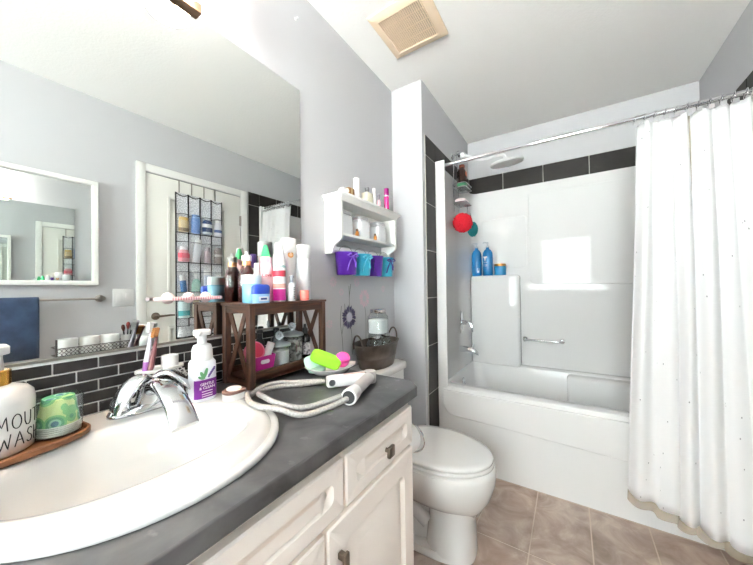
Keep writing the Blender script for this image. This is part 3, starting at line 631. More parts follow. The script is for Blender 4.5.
# ------------------------------------------------------------------ soap dish with sponges and the coiled sprayer on the counter
ZC = .8505
SD = (.250, .798)
b = MB(); rot = Matrix.Translation((SD[0], SD[1], ZC)) @ Matrix.Rotation(-.62, 4, 'Z')
L = []
for k, (r, h) in enumerate(((.55, 0), (.62, .001), (.85, .010), (1., .019), (.985, .0205), (.82, .012), (.55, .006))): L.append([(x*r, y*r, h+(.010*(abs(y)/.09)**2 if k > 1 and k < 6 else 0)) for x, y in sell(0, 0, .05, .092, 2., 48)])
b.loft(L); b.xf(rot); tag(b.obj('soap_dish', porcelain, off=(SD[0], SD[1], ZC), smooth=60), 'white boat-shaped dish of sponges in front of the organizer', 'dish')
def soft(name, label, m, c, s, rots, wav=.03, n=2.6, cat='sponge'):
    b = MB(); L = []
    for j in range(13):
        ph = -PI/2+PI*j/12; ph = max(min(ph, PI/2-.03), -PI/2+.03); cr, sr = abs(math.cos(ph))**(.45 if n < 3.5 else .25), math.copysign(abs(math.sin(ph))**.6, math.sin(ph))
        L.append([(s[0]*cr*x, s[1]*cr*y, s[2]*sr) for x, y in sell(0, 0, 1, 1, n, 28)])
    b.loft(L); b.xf(Matrix.Translation(c) @ Matrix.Rotation(rots[2], 4, 'Z') @ Matrix.Rotation(rots[1], 4, 'Y') @ Matrix.Rotation(rots[0], 4, 'X'))
    return tag(b.obj(name, m, off=c, smooth=60), label, cat)
soft('sponge', 'lime green sponge propped across the white dish', mat('lime_sponge', (150, 220, 50), .8, bump=.4, bump_scale=300), (.250, .772, .904), (.021, .054, .020), (-.42, .25, -.95), n=4.)
soft('sponge', 'round hot pink sponge at the right of the white dish', mat('hot_pink', (240, 80, 160), .7, bump=.4, bump_scale=300), (.282, .822, .897), (.025, .027, .020), (.3, .5, 0), n=2.)
soft('soap_bar', 'pale mint soap behind the lime sponge', mat('mint', (190, 226, 208), .5), (.199, .760, .892), (.010, .032, .024), (.15, -.35, -.3), n=2.2, cat='soap')
soft('soap_bar', 'grey-green soap lying flat under the lime sponge', mat('sage', (160, 190, 176), .6), (.222, .758, .868), (.020, .030, .008), (.1, 0, -.6), n=2.4, cat='soap')
# sprayer
sp = thing('hand_sprayer', 'grey-white hand sprayer with coiled braided hose on the counter', 'sprayer', (.40, .62, ZC))
hose_m = mat('braided_hose', (186, 183, 180), .38, .2, rgb2=(156, 153, 150), noise_scale=220, noise_amt=.5, bump=.6, bump_scale=420)
oc = [(.303, .695), (.239, .646), (.195, .61), (.188, .556), (.221, .502), (.261, .464), (.316, .435), (.36, .431), (.395, .45), (.437, .483), (.46, .535), (.478, .585), (.486, .612)]
ic = [(.318, .69), (.266, .621), (.231, .581), (.242, .523), (.276, .487), (.335, .46), (.376, .465), (.422, .497), (.446, .55), (.468, .602), (.476, .62)]
def hz(x, y, base): # the hose climbs over the basin rim
    d_ = ((abs(x-SX)/.25)**2.2+(abs(y-SY)/.245)**2.2)
    return base+(.021 if d_ < .9 else (.021*max(0, (1.12-d_)/.22) if d_ < 1.12 else 0))
b = MB(); b.tube(spline([(x, y, hz(x, y, ZC+.0085)) if i < 11 else (x, y, ZC+(.016 if i == 11 else .022)) for i, (x, y) in enumerate(oc)], 6), .0068, 10); b.obj('hose', hose_m, sp, smooth=60)
b = MB(); b.tube(spline([(x, y, hz(x, y, ZC+.0085+(.009 if 3 <= i <= 8 else .002))) if i < 9 else (x, y, ZC+.024) for i, (x, y) in enumerate(ic)], 6), .0064, 10); b.obj('hose', hose_m, sp, smooth=60)
gp = mat('sprayer_grey', (186, 180, 178), .3); wp = mat('sprayer_white', (228, 226, 226), .3)
A = Vector((.487, .597, ZC+.0225)); Bv = Vector((.431, .775, ZC+.0215)); dd = (Bv-A)
b = MB(); ax_ = dd.normalized()
b.tube([tuple(A), tuple(A+dd*.03), tuple(A+dd*.2), tuple(A+dd*.26), tuple(A+dd*.27)], [.0205, .0215, .0195, .0185, .014], 24)
b.obj('ferrule', wp, sp, smooth=50)
b = MB(); b.tube([tuple(A-dd*.004), tuple(A+dd*.004)], [.0165, .0165], 20); b.obj('socket', mat('dark_socket', (40, 40, 42), .6), sp)
b = MB(); b.tube([tuple(A+dd*.26), tuple(A+dd*.85), tuple(A+dd*.98)], [.0165, .0175, .017], 20); b.lathe([(.018, -.018), (.0195, -.014), (.0195, .014), (.018, .018)], tuple(Bv), 24); b.obj('handle', gp, sp, smooth=50)
Hd = Vector((.348, .668, ZC+.02)); d2_ = Hd-Bv; n2 = d2_.normalized(); sd = Vector((-n2.y, n2.x, 0))
b = MB(); L = []
for t, wv in ((.02, .011), (.06, .0145), (.3, .016), (.9, .0165), (.98, .0155), (1., .013)):
    c = Bv+d2_*t; L.append([tuple(c+sd*p+Vector((0, 0, q))) for p, q in rrect(-wv, wv, -wv*.98, wv*.98, wv*.4, 4)])
b.loft(L); b.obj('spray_head', wp, sp, smooth=50)
b = MB(); c = Bv+d2_*.90+sd*.0166; L = []
for r, t in ((.0095, -.001), (.0095, .0018), (.0075, .0018), (.007, .0005)): L.append([tuple(c+sd*t+n2*r*math.cos(q)+Vector((0, 0, r*math.sin(q)))) for q in (2*PI*k/20 for k in range(20))])
b.loft(L); b.obj('nozzle', mat('nozzle_grey', (110, 112, 116), .3, .5), sp)
b = MB(); L = []
for t, wv in ((.1, .006), (.4, .007), (.62, .006)):
    c = Bv+d2_*t+Vector((0, 0, .0155)); L.append([tuple(c+sd*p+Vector((0, 0, q))) for p, q in rrect(-wv, wv, -.002, .002, .0015, 3)])
b.loft(L); b.obj('trigger', mat('rosy_trigger', (205, 180, 174), .35), sp)

# ------------------------------------------------------------------ toilet
TYC = 1.292
to = thing('toilet', 'white toilet with closed lid between the vanity and the bathtub', 'toilet', (.36, TYC, 0))
def egg(x0, x1, ry, n=48, k=.25): # elongated seat outline; wider end towards the wall
    P = []
    for i in range(n):
        t = 2*PI*i/n; c, s = math.cos(t), math.sin(t); w = ry*(1-k*.5*(c*.5+.5)**2); P.append(((x0+x1)/2+(x1-x0)/2*c, TYC+w*math.copysign(abs(s)**.92, s)))
    return P
b = MB()
S3 = lambda L_: [[(x, y, z) for x, y in sell(cx, TYC, rx, ry, n, 48)] for cx, rx, ry, n, z in L_]
b.loft(S3(((.45, .18, .075, 2.3, .19), (.43, .215, .118, 2.2, .222), (.428, .246, .162, 2.1, .268), (.435, .258, .186, 2.05, .33), (.44, .256, .190, 2.05, .378), (.44, .25, .186, 2.05, .396), (.44, .24, .175, 2.05, .399)))); b.obj('bowl', porcelain, to, smooth=60)
b = MB(); b.loft(S3(((.362, .248, .106, 2.7, .0005), (.362, .25, .107, 2.7, .014), (.365, .243, .10, 2.7, .03)))); b.obj('foot', porcelain, to, smooth=60)
b = MB(); b.loft(S3(((.505, .108, .098, 2.5, .02), (.508, .102, .093, 2.5, .10), (.512, .100, .094, 2.5, .17), (.51, .115, .105, 2.3, .215), (.48, .15, .12, 2.2, .24)))); b.obj('pedestal', porcelain, to, smooth=60)
b = MB(); b.loft(S3(((.28, .165, .066, 2.6, .02), (.28, .165, .066, 2.6, .12), (.30, .19, .075, 2.4, .24)))); b.tube(spline([(.16, TYC-.066, .06), (.24, TYC-.07, .15), (.33, TYC-.07, .17), (.42, TYC-.066, .12)], 5), .03, 12); b.obj('trapway', porcelain, to, smooth=60)
b = MB(); b.loft([[(x, y, z) for x, y in rrect(.03, .24, TYC-.1-i, TYC+.1+i, .03, 4)] for i, z in ((0, .34), (.04, .385), (.05, .402))]); b.obj('tank_deck', porcelain, to)
b = MB(); b.loft([[(x, y, z) for x, y in egg(.225+i, .688-i, .183-i, 56)] for i, z in ((.004, .3995), (0, .402), (0, .411), (.003, .4145))]); b.obj('seat', porcelain, to, smooth=60)
b = MB(); b.loft([[(x, y, z) for x, y in egg(.222+i, .685-i, .181-i, 56)] for i, z in ((.003, .4165), (0, .419), (0, .428), (.004, .4325), (.03, .4345), (.09, .436))]); b.obj('lid', porcelain, to, smooth=60)
b = MB(); b.box(.205, .235, TYC-.08, TYC-.04, .40, .435, .006); b.box(.205, .235, TYC+.04, TYC+.08, .40, .435, .006); b.obj('hinge', porcelain, to)
b = MB(); b.loft([[(x, y, z) for x, y in rrect(.012+a, .19-c, TYC-.19+i, TYC+.19-i, .03, 5)] for a, c, i, z in ((.01, .01, .03, .402), (0, .0, .012, .43), (0, 0, 0, .60), (0, 0, 0, .708))]); b.obj('tank', porcelain, to, smooth=50)
b = MB(); b.loft([[(x, y, z) for x, y in rrect(.004+i, .208-i, TYC-.204+i, TYC+.204-i, .05, 6)] for i, z in ((.004, .7085), (0, .712), (0, .738), (.005, .7455), (.03, .7475))]); b.obj('tank_lid', porcelain, to, smooth=50)
b = MB(); b.lathe([(.012, 0), (.012, .008)], (.19, TYC-.13, .66), 14, 'x'); b.tube([(.2, TYC-.13, .66), (.203, TYC-.1, .655), (.203, TYC-.065, .65)], [.006, .005, .007], 8); b.obj('flush_lever', chrome, to)

# bucket of jars on the tank
ZK = .7478; BC = (.118, 1.302)
bm_ = mat('aged_bronze', (72, 62, 56), .38, .75, rgb2=(112, 100, 92), noise_scale=14, noise_amt=.3)
bk = thing('bucket', 'dark bronze metal bucket with loop handles on the toilet tank', 'bucket', (BC[0], BC[1], ZK))
E = lambda r, q, z: [(x, y, z) for x, y in sell(BC[0], BC[1], r, q, 2.1, 48)]
b = MB(); b.loft([E(.068, .118, ZK), E(.070, .121, ZK+.004), E(.078, .138, ZK+.05), E(.079, .140, ZK+.052), E(.079, .140, ZK+.056), E(.078, .1395, ZK+.058), E(.088, .160, ZK+.118), E(.0925, .165, ZK+.121), E(.0925, .165, ZK+.125), E(.087, .159, ZK+.124), E(.066, .115, ZK+.006)]); b.obj('pail', bm_, bk, smooth=50)
for sy in (-1, 1):
    yy_ = BC[1]+sy*.147
    b = MB(); b.tube([(BC[0]+.028*math.cos(q), yy_+sy*.014+sy*.010*math.sin(q), ZK+.108+.068*math.sin(q)) for q in (PI*k/14 for k in range(15))], .0042, 8); b.obj('loop_handle', bm_, bk)
def cotton_jar(c, r, h, label, fillh, fm, full=True):
    t = thing('glass_jar', label, 'jar', c, 'glass jars in the bucket')
    sq_ = lambda rr, z: [(x, y, c[2]+z) for x, y in sell(c[0], c[1], rr, rr, 3.2, 40)]
    b = MB(); b.loft([sq_(r*.9, 0), sq_(r, .004), sq_(r, h*.8), sq_(r*.8, h*.9), sq_(r*.74, h), sq_(r*.7, h), sq_(r*.95, h*.78), sq_(r*.95, .006), sq_(r*.8, .004)]); b.obj('jar', glass_t, t, smooth=50)
    if fillh: b = MB(); b.loft([sq_(r*.8, .0045), sq_(r*.92, .007), sq_(r*.92, fillh), sq_(r*.8, fillh+.004)]); b.obj('filling', fm, t)
    b = MB(); b.lathe([(r*.82, h-.003), (r*.86, h), (r*.86, h+.014), (r*.8, h+.016)], c, 28); b.obj('lid', chrome, t)
cj = mat('white_cotton', (240, 240, 240), .9, bump=.6, bump_scale=150)
cotton_jar((.132, 1.258, ZK+.0065), .038, .140, 'chrome-lidded jar sunk in the bucket, left one', .08, cj)
cotton_jar((.132, 1.345, ZK+.0065), .038, .140, 'chrome-lidded jar sunk in the bucket, right one', .08, cj)
cotton_jar((.126, 1.302, ZK+.1632), .048, .112, 'glass jar of white cotton standing on top of the other jars in the bucket', .072, cj)

# toilet paper on the vanity side
hp = thing('toilet_paper_holder', 'curved chrome paper holder on the end of the vanity', 'holder', (.50, .83, .64))
b = MB(); b.lathe([(.02, 0), (.02, .006), (.008, .008), (.007, .09)], (.49, .8305, .645), 16, 'y'); b.obj('post', chrome, hp)
b = MB(); b.tube([(.504+.047*math.cos(q), .912, .641+.046*math.sin(q)) for q in (math.radians(110-k*11) for k in range(20))], .0035, 8); b.tube([(.49, .918, .645), (.49, .914, .66), (.488, .912, .684)], .0035, 8); b.obj('ring', chrome, hp)
b = MB(); b.lathe([(.02, 0), (.05, 0), (.05, .075), (.02, .075), (.0195, .03)], (.49, .8335, .645), 32, 'y'); b.f = b.f
tag(b.obj('toilet_roll', mat('tissue', (244, 242, 240), .9), off=(.49, .8335, .645)), 'white toilet roll hanging at the end of the vanity', 'toilet roll')

# ------------------------------------------------------------------ white wall shelf with hanging pails
ws = thing('wall_shelf', 'small white wooden wall shelf with a hanging rail above the toilet', 'shelf', (0, 1.3, 1.31))
SY0, SY1 = 1.045, 1.560
b = MB(); b.box(.0005, .122, SY0-.018, SY1+.018, 1.572, 1.586, .003); b.loft([[(x, y, z) for x, y in rrect(.0005, .1+e, SY0-.002-e*.6, SY1+.002+e*.6, .002, 2)] for e, z in ((0, 1.55), (.004, 1.556), (.008, 1.563), (.018, 1.572))]); b.obj('top_board', trim_white, ws)
sidep = [(.0005, 1.312), (.04, 1.312), (.045, 1.318), (.048, 1.332), (.058, 1.35), (.078, 1.362), (.095, 1.372), (.1, 1.385), (.1, 1.55), (.0005, 1.55)]
for y in (SY0, SY1-.014): b = MB(); b.prism(sidep, y, y+.014, 'y'); b.obj('side_panel', trim_white, ws)
b = MB(); b.box(.0005, .094, SY0+.014, SY1-.014, 1.393, 1.405, .001); b.obj('shelf_board', trim_white, ws)
b = MB(); b.box(.0005, .006, SY0+.014, SY1-.014, 1.405, 1.55); b.obj('back_panel', trim_white, ws)
b = MB(); b.box(.038, .046, SY0+.014, SY1-.014, 1.328, 1.346, .002); b.obj('rail', trim_white, ws)
G3 = 'bottles on top of the white wall shelf'; ZW = 1.5863
cream = mat('cream_perfume', (236, 230, 206), .2); clearg = mat('clear_perfume', (226, 222, 222), .1, coat=.5)
t = thing('perfume_bottle', 'round clear perfume flask lying beside its gold-brown box on the wall shelf', 'perfume', (.07, 1.10, ZW), G3)
b = MB(); b.lathe([(.016, 0), (.021, .006), (.021, .026), (.016, .032)], (.05, 1.10, ZW+.0215), 24, 'x'); b.obj('flask', clearg, t); b = MB(); b.lathe([(.010, 0), (.0095, .014)], (.084, 1.10, ZW+.0215), 16, 'x'); b.obj('cap', plastic_w, t)
bx = thing('gift_box', 'little gold-brown box at the left of the wall shelf top', 'box', (.06, 1.155, ZW), G3)
b = MB(); b.box(.038, .082, 1.13, 1.172, ZW, ZW+.05, .002); b.obj('box', mat('gold_brown', (150, 112, 66), .35, .3), bx); b = MB(); b.box(.0375, .0825, 1.148, 1.155, ZW-.0, ZW+.0505); b.obj('band', mat('pale_gold', (214, 190, 140), .3, .3), bx)
bottle('perfume_bottle', 'cylindrical clear perfume with a tall white cap on the wall shelf', 'perfume', (.07, 1.205, ZW), [('body', clearg, [(.019, 0), (.02, .002), (.02, .05), (.012, .054)]), ('cap', mat('pearl_cap', (236, 234, 230), .3), [(.0165, .054), (.0165, .112), (.015, .114)])], None, group=G3)
t = thing('perfume_bottle', 'square cream perfume with silver sprayer on the wall shelf', 'perfume', (.066, 1.30, ZW), G3)
b = MB(); b.box(.048, .088, 1.275, 1.33, ZW, ZW+.066, .005); b.obj('body', cream, t); b = MB(); b.lathe([(.009, .066), (.009, .074), (.012, .075), (.012, .094), (.01, .096)], (.068, 1.302, ZW), 16); b.tube([(.068, 1.302, ZW+.084), (.08, 1.282, ZW+.084)], .005, 8); b.obj('sprayer', mat('dark_silver', (130, 128, 128), .3, .8), t)
bottle('perfume_vial', 'slim white vial right of the square cream perfume', 'perfume', (.072, 1.365, ZW), [('body', plastic_w, [(.0095, 0), (.0105, .002), (.0105, .105), (.009, .107)]), ('base_band', steel, [(.0108, .002), (.0108, .006)])], None, group=G3)
bottle('perfume_bottle', 'small blush bottle with grey cap beside the slim white vial', 'perfume', (.076, 1.405, ZW), [('body', mat('blush', (222, 184, 190), .2), [(.012, 0), (.0135, .002), (.0135, .04), (.007, .052)]), ('cap', mat('cap_grey', (120, 112, 118), .3), [(.006, .052), (.006, .07), (.0075, .071), (.0075, .082), (.005, .084)])], None, group=G3)
bottle('perfume_bottle', 'slender magenta bottle at the right end of the wall shelf', 'perfume', (.07, 1.50, ZW), [('body', mat('magenta_glass', (200, 24, 122), .15, coat=.3), [(.0135, 0), (.0145, .002), (.0145, .095)]), ('collar', chrome, [(.0148, .095), (.0148, .101)]), ('cap', mat('magenta_dark', (150, 22, 110), .2), [(.0142, .101), (.0142, .142), (.012, .144)]), ('base_band', mat('salmon_base', (240, 120, 130), .3), [(.0147, .001), (.0147, .016)])], None, group=G3)
G4 = 'jars on the lower board of the white wall shelf'; ZM = 1.4053
for y, lab_ in ((1.115, 'square glass jar of white powder at the left of the wall shelf board'), (1.262, 'square glass jar of white powder in the middle of the wall shelf board'), (1.43, 'square glass jar of white powder at the right of the wall shelf board')):
    t = thing('storage_jar', lab_, 'jar', (.048, y, ZM), G4)
    q = lambda r, z: [(xx_, yy_, ZM+z) for xx_, yy_ in sell(.048, y, r, r*1.25, 4.5, 40)]
    b = MB(); b.loft([q(.036, 0), q(.038, .003), q(.038, .082), q(.03, .09), q(.028, .096)]); b.obj('jar', mat('milk_jar', (240, 241, 243), .15, coat=.4), t, smooth=50)
    b = MB(); b.loft([q(.031, .096), q(.033, .0975), q(.033, .108), q(.029, .111)]); b.obj('lid', mat('jar_lid', (214, 214, 216), .2, .3), t)
for y, lab_ in ((1.188, 'tiny amber sample bottle between the left and middle shelf jars'), (1.352, 'tiny amber sample bottle between the middle and right shelf jars')):
    bottle('sample_bottle', lab_, 'bottle', (.083, y, ZM), [('body', mat('amber_vial', (176, 112, 50), .2), [(.008, 0), (.009, .001), (.009, .02), (.005, .025)]), ('cap', mat('brown_cap', (80, 52, 34), .4), [(.006, .025), (.006, .036)])], None, seg=14, group='sample bottles on the wall shelf')
purple = mat('purple_metal', (92, 44, 160), .3, .2); aqua = mat('turquoise_metal', (70, 186, 214), .3, .2); rib_p = mat('purple_ribbon', (120, 82, 190), .45); rib_d = mat('dark_purple_ribbon', (58, 30, 120), .45); rib_a = mat('turquoise_ribbon', (96, 200, 226), .45)
for y, pm, rm, lab_ in ((1.126, purple, rib_p, 'purple metal pail with lilac bow, nearest of those hanging under the white shelf'), (1.246, aqua, rib_a, 'turquoise pail with matching bow, second hanging under the white shelf'), (1.363, purple, rib_d, 'plain purple metal pail hanging between the two turquoise pails'), (1.478, aqua, rib_d, 'turquoise pail with dark purple ribbon, furthest hanging under the white shelf')):
    c = (.062, y, 1.212); p = thing('hanging_pail', lab_, 'pail', c, 'pails hanging under the white wall shelf')
    b = MB(); b.lathe([(.044, 0), (.046, .002), (.054, .102), (.0565, .104), (.0565, .108), (.053, .107), (.043, .004)], c, 32); b.obj('body', pm, p, smooth=50)
    b = MB(); b.tube([(c[0]-.002+.0*q, y+.052*math.cos(q), c[2]+.106+.034*math.sin(q)) for q in (PI*k/12 for k in range(13))], .0014, 6)
    b.tube(spline([(c[0]-.002, y, c[2]+.139), (.05, y+.004, 1.352), (.04, y+.004, 1.3535), (.034, y+.003, 1.348)], 4), .0013, 6); b.obj('wire_handle', steel, p)
    ang = -.35; n_ = Vector((math.cos(ang), math.sin(ang), 0)); s_ = Vector((-n_.y, n_.x, 0)); ctr = Vector((c[0], y, c[2]+.085))+n_*.0565
    if rm is not rib_d or y > 1.4:
        b = MB()
        for sg in (-1, 1):
            b.tube([tuple(ctr+n_*.003), tuple(ctr+s_*sg*.016+Vector((0, 0, .013))+n_*.010), tuple(ctr+s_*sg*.028+Vector((0, 0, .004))+n_*.007), tuple(ctr+s_*sg*.014+Vector((0, 0, -.003))+n_*.006), tuple(ctr+n_*.003)], [.002, .006, .007, .005, .002], 10, flat=.5)
            b.tube([tuple(ctr+n_*.002), tuple(ctr+s_*sg*.016+Vector((0, 0, -.028))+n_*.001), tuple(ctr+s_*sg*(.026 if sg < 0 else .02)+Vector((0, 0, -.066 if sg < 0 else -.05))-n_*.004)], [.002, .006, .0065], 10, flat=.25)
        b.sphere(tuple(ctr+n_*.004), .006, 10, 8); b.obj('bow', rm, p)
    else:
        b = MB(); b.tube([tuple(ctr+s_*-.03+n_*-.006), tuple(ctr+s_*-.035+Vector((0, 0, -.03))-n_*.008), tuple(ctr+s_*-.034+Vector((0, 0, -.062))-n_*.012)], [.006, .007, .006], 10, flat=.3); b.obj('ribbon', rm, p)

b = MB(); b.lathe([(.006, 0), (.006, .002), (.003, .004), (.0025, .012), (.004, .014), (.003, .016)], (.0004, .876, 2.30), 14, 'x'); tag(b.obj('wall_peg', plastic_w, off=(0, .876, 2.30)), 'tiny white peg on the wall right of the mirror top', 'peg')
# ------------------------------------------------------------------ flower decal on the wall
dec = thing('wall_decal', 'flower decals with a purple dandelion and faint pink blooms on the grey wall', 'decal', (0, 1.3, 1.0))
b = MB(); xw = .0008
def strip(b, pts, w):
    P = [Vector((0, *p)) for p in pts]
    for i in range(len(P)-1):
        t = (P[i+1]-P[i]).normalized(); s = Vector((0, -t.z, t.y))*w; b.add([(xw, *(P[i]-s).yz), (xw, *(P[i]+s).yz), (xw, *(P[i+1]+s).yz), (xw, *(P[i+1]-s).yz)], [(0, 1, 2, 3)])
def curve2(pts, n=6): return [(p[1], p[2]) for p in spline([(0, *p) for p in pts], n)]
for pts in ([(1.245, .80), (1.242, .90), (1.228, .97)], [(1.226, 1.04), (1.224, 1.10), (1.238, 1.17)], [(1.224, 1.10), (1.222, 1.16)], [(1.17, .80), (1.163, .9), (1.15, .98), (1.16, 1.06)], [(1.163, .92), (1.185, 1.02), (1.186, 1.07)], [(1.37, .85), (1.372, .98), (1.362, 1.05)]): strip(b, curve2(pts), .002)
b.obj('stem', mat('decal_green', (112, 122, 112), .7), dec)
def flower(nm, y, z, r0, r1, n, m, w, dx=0.):
    b = MB()
    for k in range(n):
        a = 2*PI*k/n+random.uniform(-.08, .08); rr = r1*random.uniform(.85, 1.05); d_ = Vector((0, math.cos(a), math.sin(a))); s = Vector((0, -d_.z, d_.y))
        o_ = Vector((xw+.0002+dx, y, z)); b.add([tuple(o_+d_*r0), tuple(o_+d_*(r0+rr)*.6-s*w), tuple(o_+d_*rr), tuple(o_+d_*(r0+rr)*.6+s*w)], [(0, 1, 2, 3)])
    b.obj(nm, m, dec)
flower('dandelion', 1.222, .998, .018, .064, 30, mat('decal_violet', (92, 86, 118), .7), .0062)
b = MB(); b.prism([(1.222+(.022+.005*(k % 2))*math.cos(2*PI*k/40), .998+(.022+.005*(k % 2))*math.sin(2*PI*k/40)) for k in range(40)], .0003, .0016, 'x'); b.obj('dandelion_centre', mat('decal_lilac', (200, 198, 210), .7), dec)
pinkd = mat('decal_pink', (220, 190, 200), .7); flower('pink_bloom', 1.36, 1.09, .012, .055, 18, pinkd, .006)
for y, z, r in ((1.16, 1.13, .022), (1.56, 1.14, .025), (1.10, 1.18, .03), (1.07, .98, .025), (1.29, 1.18, .03)): flower('pink_petal', y, z, .004, r, 9, mat('decal_faint', (210, 192, 200), .7), r*.2)

# ------------------------------------------------------------------ tub and shower surround
tu = thing('bathtub', 'white one-piece bathtub with glossy moulded shower surround', 'bathtub', (.95, 2.3, 0))
ZR = .505
R_ = lambda x0, x1, y0, y1, r, z: [(x, y, z) for x, y in rrect(x0, x1, y0, y1, r, 8)]
b = MB()
b.loft([R_(XS+.001, XR-.001, YA+.004, YB-.001, .004, .0005), R_(XS+.001, XR-.001, YA+.004, YB-.001, .004, .30), R_(XS+.001, XR-.001, YA, YB-.001, .006, ZR-.018), R_(XS+.004, XR-.004, YA+.004, YB-.004, .008, ZR-.005), R_(XS+.012, XR-.012, YA+.014, YB-.012, .01, ZR),
        R_(.256, 1.63, YA+.075, 2.63, .05, ZR), R_(.262, 1.624, YA+.083, 2.622, .055, ZR-.006), R_(.285, 1.60, YA+.10, 2.60, .08, ZR-.12), R_(.33, 1.54, YA+.125, 2.575, .10, .17), R_(.38, 1.48, YA+.17, 2.53, .10, .13), R_(.5, 1.38, YA+.25, 2.45, .08, .122)])
b.obj('basin', acrylic, tu, smooth=40)
b = MB(); P = [(1.68, .275), (1.68, ZR-.028), (.262, ZR-.028), (.254, ZR-.036), (.254, .41)]+[(.254+.075-.075*math.cos(q), .41-.09*math.sin(q)) for q in (PI/2*k/8 for k in range(1, 9))]+[(.6, .312), (1.2, .287)]
b.prism(P, YA-.012, YA+.006, 'y'); ap = b.obj('apron_panel', acrylic, tu); bv = ap.modifiers.new('soft', 'BEVEL'); bv.width = .008; bv.segments = 4; bv.limit_method = 'ANGLE'
# surround: one U-shaped wall
def arc(cx, cy, r, a0, a1, n=6): return [(cx+r*math.cos(math.radians(a0+(a1-a0)*k/n)), cy+r*math.sin(math.radians(a0+(a1-a0)*k/n))) for k in range(n+1)]
inn = [(.284, YA), (.284, YA+.012)]+[(.262, YA+.026), (.248, YA+.045)]+arc(.305+.002, 2.628, .062, 180, 90)+arc(1.588, 2.628, .062, 90, 0)+[(1.648, YA+.045), (1.645, YA+.026), (1.641, YA+.012), (1.641, YA)]
outp = [(XR-.0098, YA), (XR-.0098, YB-.0098), (XS+.0098, YB-.0098), (XS+.0098, YA)]
# build as strip walls between inner and outer so that no concave n-gon is needed
b = MB(); n = len(inn)
def op_(i):
    p = inn[i]
    if i < 2: return (XS+.0098, p[1])
    if i >= n-2: return (XR-.0098, p[1])
    if p[1] < 2.62: return ((XS+.0098) if p[0] < 1 else (XR-.0098), p[1])
    return (min(max(p[0]*1.0, XS+.0098), XR-.0098) if p[1] > 2.66 else ((XS+.0098) if p[0] < 1 else (XR-.0098)), YB-.0098)
V = []; F = []
for i in range(n):
    o_ = op_(i); p = inn[i]; V += [(p[0], p[1], ZR-.002), (p[0], p[1], 1.963), (o_[0], o_[1], 1.968), (o_[0], o_[1], ZR-.002)]
for i in range(n-1):
    for k in range(4): F.append((4*i+k, 4*i+(k+1) % 4, 4*(i+1)+(k+1) % 4, 4*(i+1)+k))
F += [(0, 1, 2, 3), tuple(4*(n-1)+k for k in (3, 2, 1, 0))]
b.add(V, F); b.obj('surround', acrylic, tu, smooth=40)
for x0, x1 in ((.222, .286), (1.640, 1.672)): b = MB(); b.box(x0, x1, YA-.004, YA+.010, ZR-.01, 1.985, .004, 3); b.obj('flange', acrylic, tu)
YI = 2.69
def plate(b, pts, y0, y1):
    b.prism(pts, y0, y1, 'y')
b = MB(); b.box(.25, .630, 2.585, 2.689, ZR-.004, 1.238, .022, 4); b.obj('corner_ledge', acrylic, tu, smooth=50)
b = MB(); b.prism([(.695, 1.89), (.695, 1.22)]+[(.75-.055*math.cos(q), 1.21-.052*math.sin(q)) for q in (PI/2*k/6 for k in range(1, 7))]+[(1.62, 1.152), (1.62, 1.89)], 2.682, 2.692, 'y'); o = b.obj('raised_panel', acrylic, tu); bv = o.modifiers.new('soft', 'BEVEL'); bv.width = .006; bv.segments = 3; bv.limit_method = 'ANGLE'
b = MB(); b.prism(rrect(.33, .680, 1.30, 1.72, .03, 5), 2.684, 2.692, 'y'); o = b.obj('raised_panel', acrylic, tu); bv = o.modifiers.new('soft', 'BEVEL'); bv.width = .005; bv.segments = 3; bv.limit_method = 'ANGLE'
b = MB(); b.box(.938, 1.632, 2.54, 2.665, .2, ZR-.012, .025, 4); b.obj('arm_rest', acrylic, tu, smooth=50)
b = MB(); b.tube([(.655, 2.688, .716), (.657, 2.662, .716), (.668, 2.652, .716), (.895, 2.652, .716), (.908, 2.662, .716), (.91, 2.688, .716)], .009, 12); gbar = b.obj('grab_bar', chrome, tu)
for x in (.655, .91): b = MB(); b.lathe([(.02, 0), (.02, -.006), (.013, -.012)], (x, 2.689, .716), 16, 'y'); b.obj('flange_cap', chrome, gbar)
b = MB(); b.lathe([(.036, 0), (.036, .006), (.028, .010)], (.283, 2.23, .432), 24, 'x'); b.box(.288, .298, 2.224, 2.236, .425, .445, .002); b.obj('overflow_plate', chrome, tu)
# spout, valve, shower head
b = MB(); L = []
for x, r, z in ((.2475, .024, .672), (.262, .025, .672), (.30, .024, .671), (.335, .022, .668), (.362, .020, .660), (.378, .016, .648), (.384, .010, .640)): L.append([(x, 2.28+r*math.cos(q), z+r*.95*math.sin(q)) for q in (2*PI*k/20 for k in range(20))])
b.loft(L); b.tube([(.35, 2.28, .685), (.352, 2.28, .705)], .004, 8); b.sphere((.352, 2.28, .707), .006, 10, 6); tag(b.obj('tub_spout', chrome, off=(.2475, 2.28, .672), smooth=60), 'brushed metal tub spout with diverter knob on the left surround wall', 'spout')
sv = thing('shower_valve', 'oval chrome shower valve with curved lever above the tub spout', 'valve', (.2475, 2.315, .86))
b = MB(); L = []
for x, s in ((.2475, 1.), (.252, 1.), (.256, .9)): L.append([(x, 2.315+.036*s*math.cos(q), .872+.088*s*math.sin(q)) for q in (2*PI*k/32 for k in range(32))])
b.loft(L); b.obj('escutcheon', chrome, sv)
b = MB(); b.lathe([(.02, 0), (.019, .03), (.014, .036)], (.2555, 2.315, .87), 20, 'x'); b.tube(spline([(.28, 2.315, .875), (.31, 2.315, .872), (.33, 2.312, .84), (.335, 2.312, .80)], 5), [.008]*8+[.0075]*8, 10); b.obj('lever', chrome, sv)
shd = thing('rain_shower', 'white round rain shower head on a chrome and white arm', 'shower head', (XS, 2.27, 2.165))
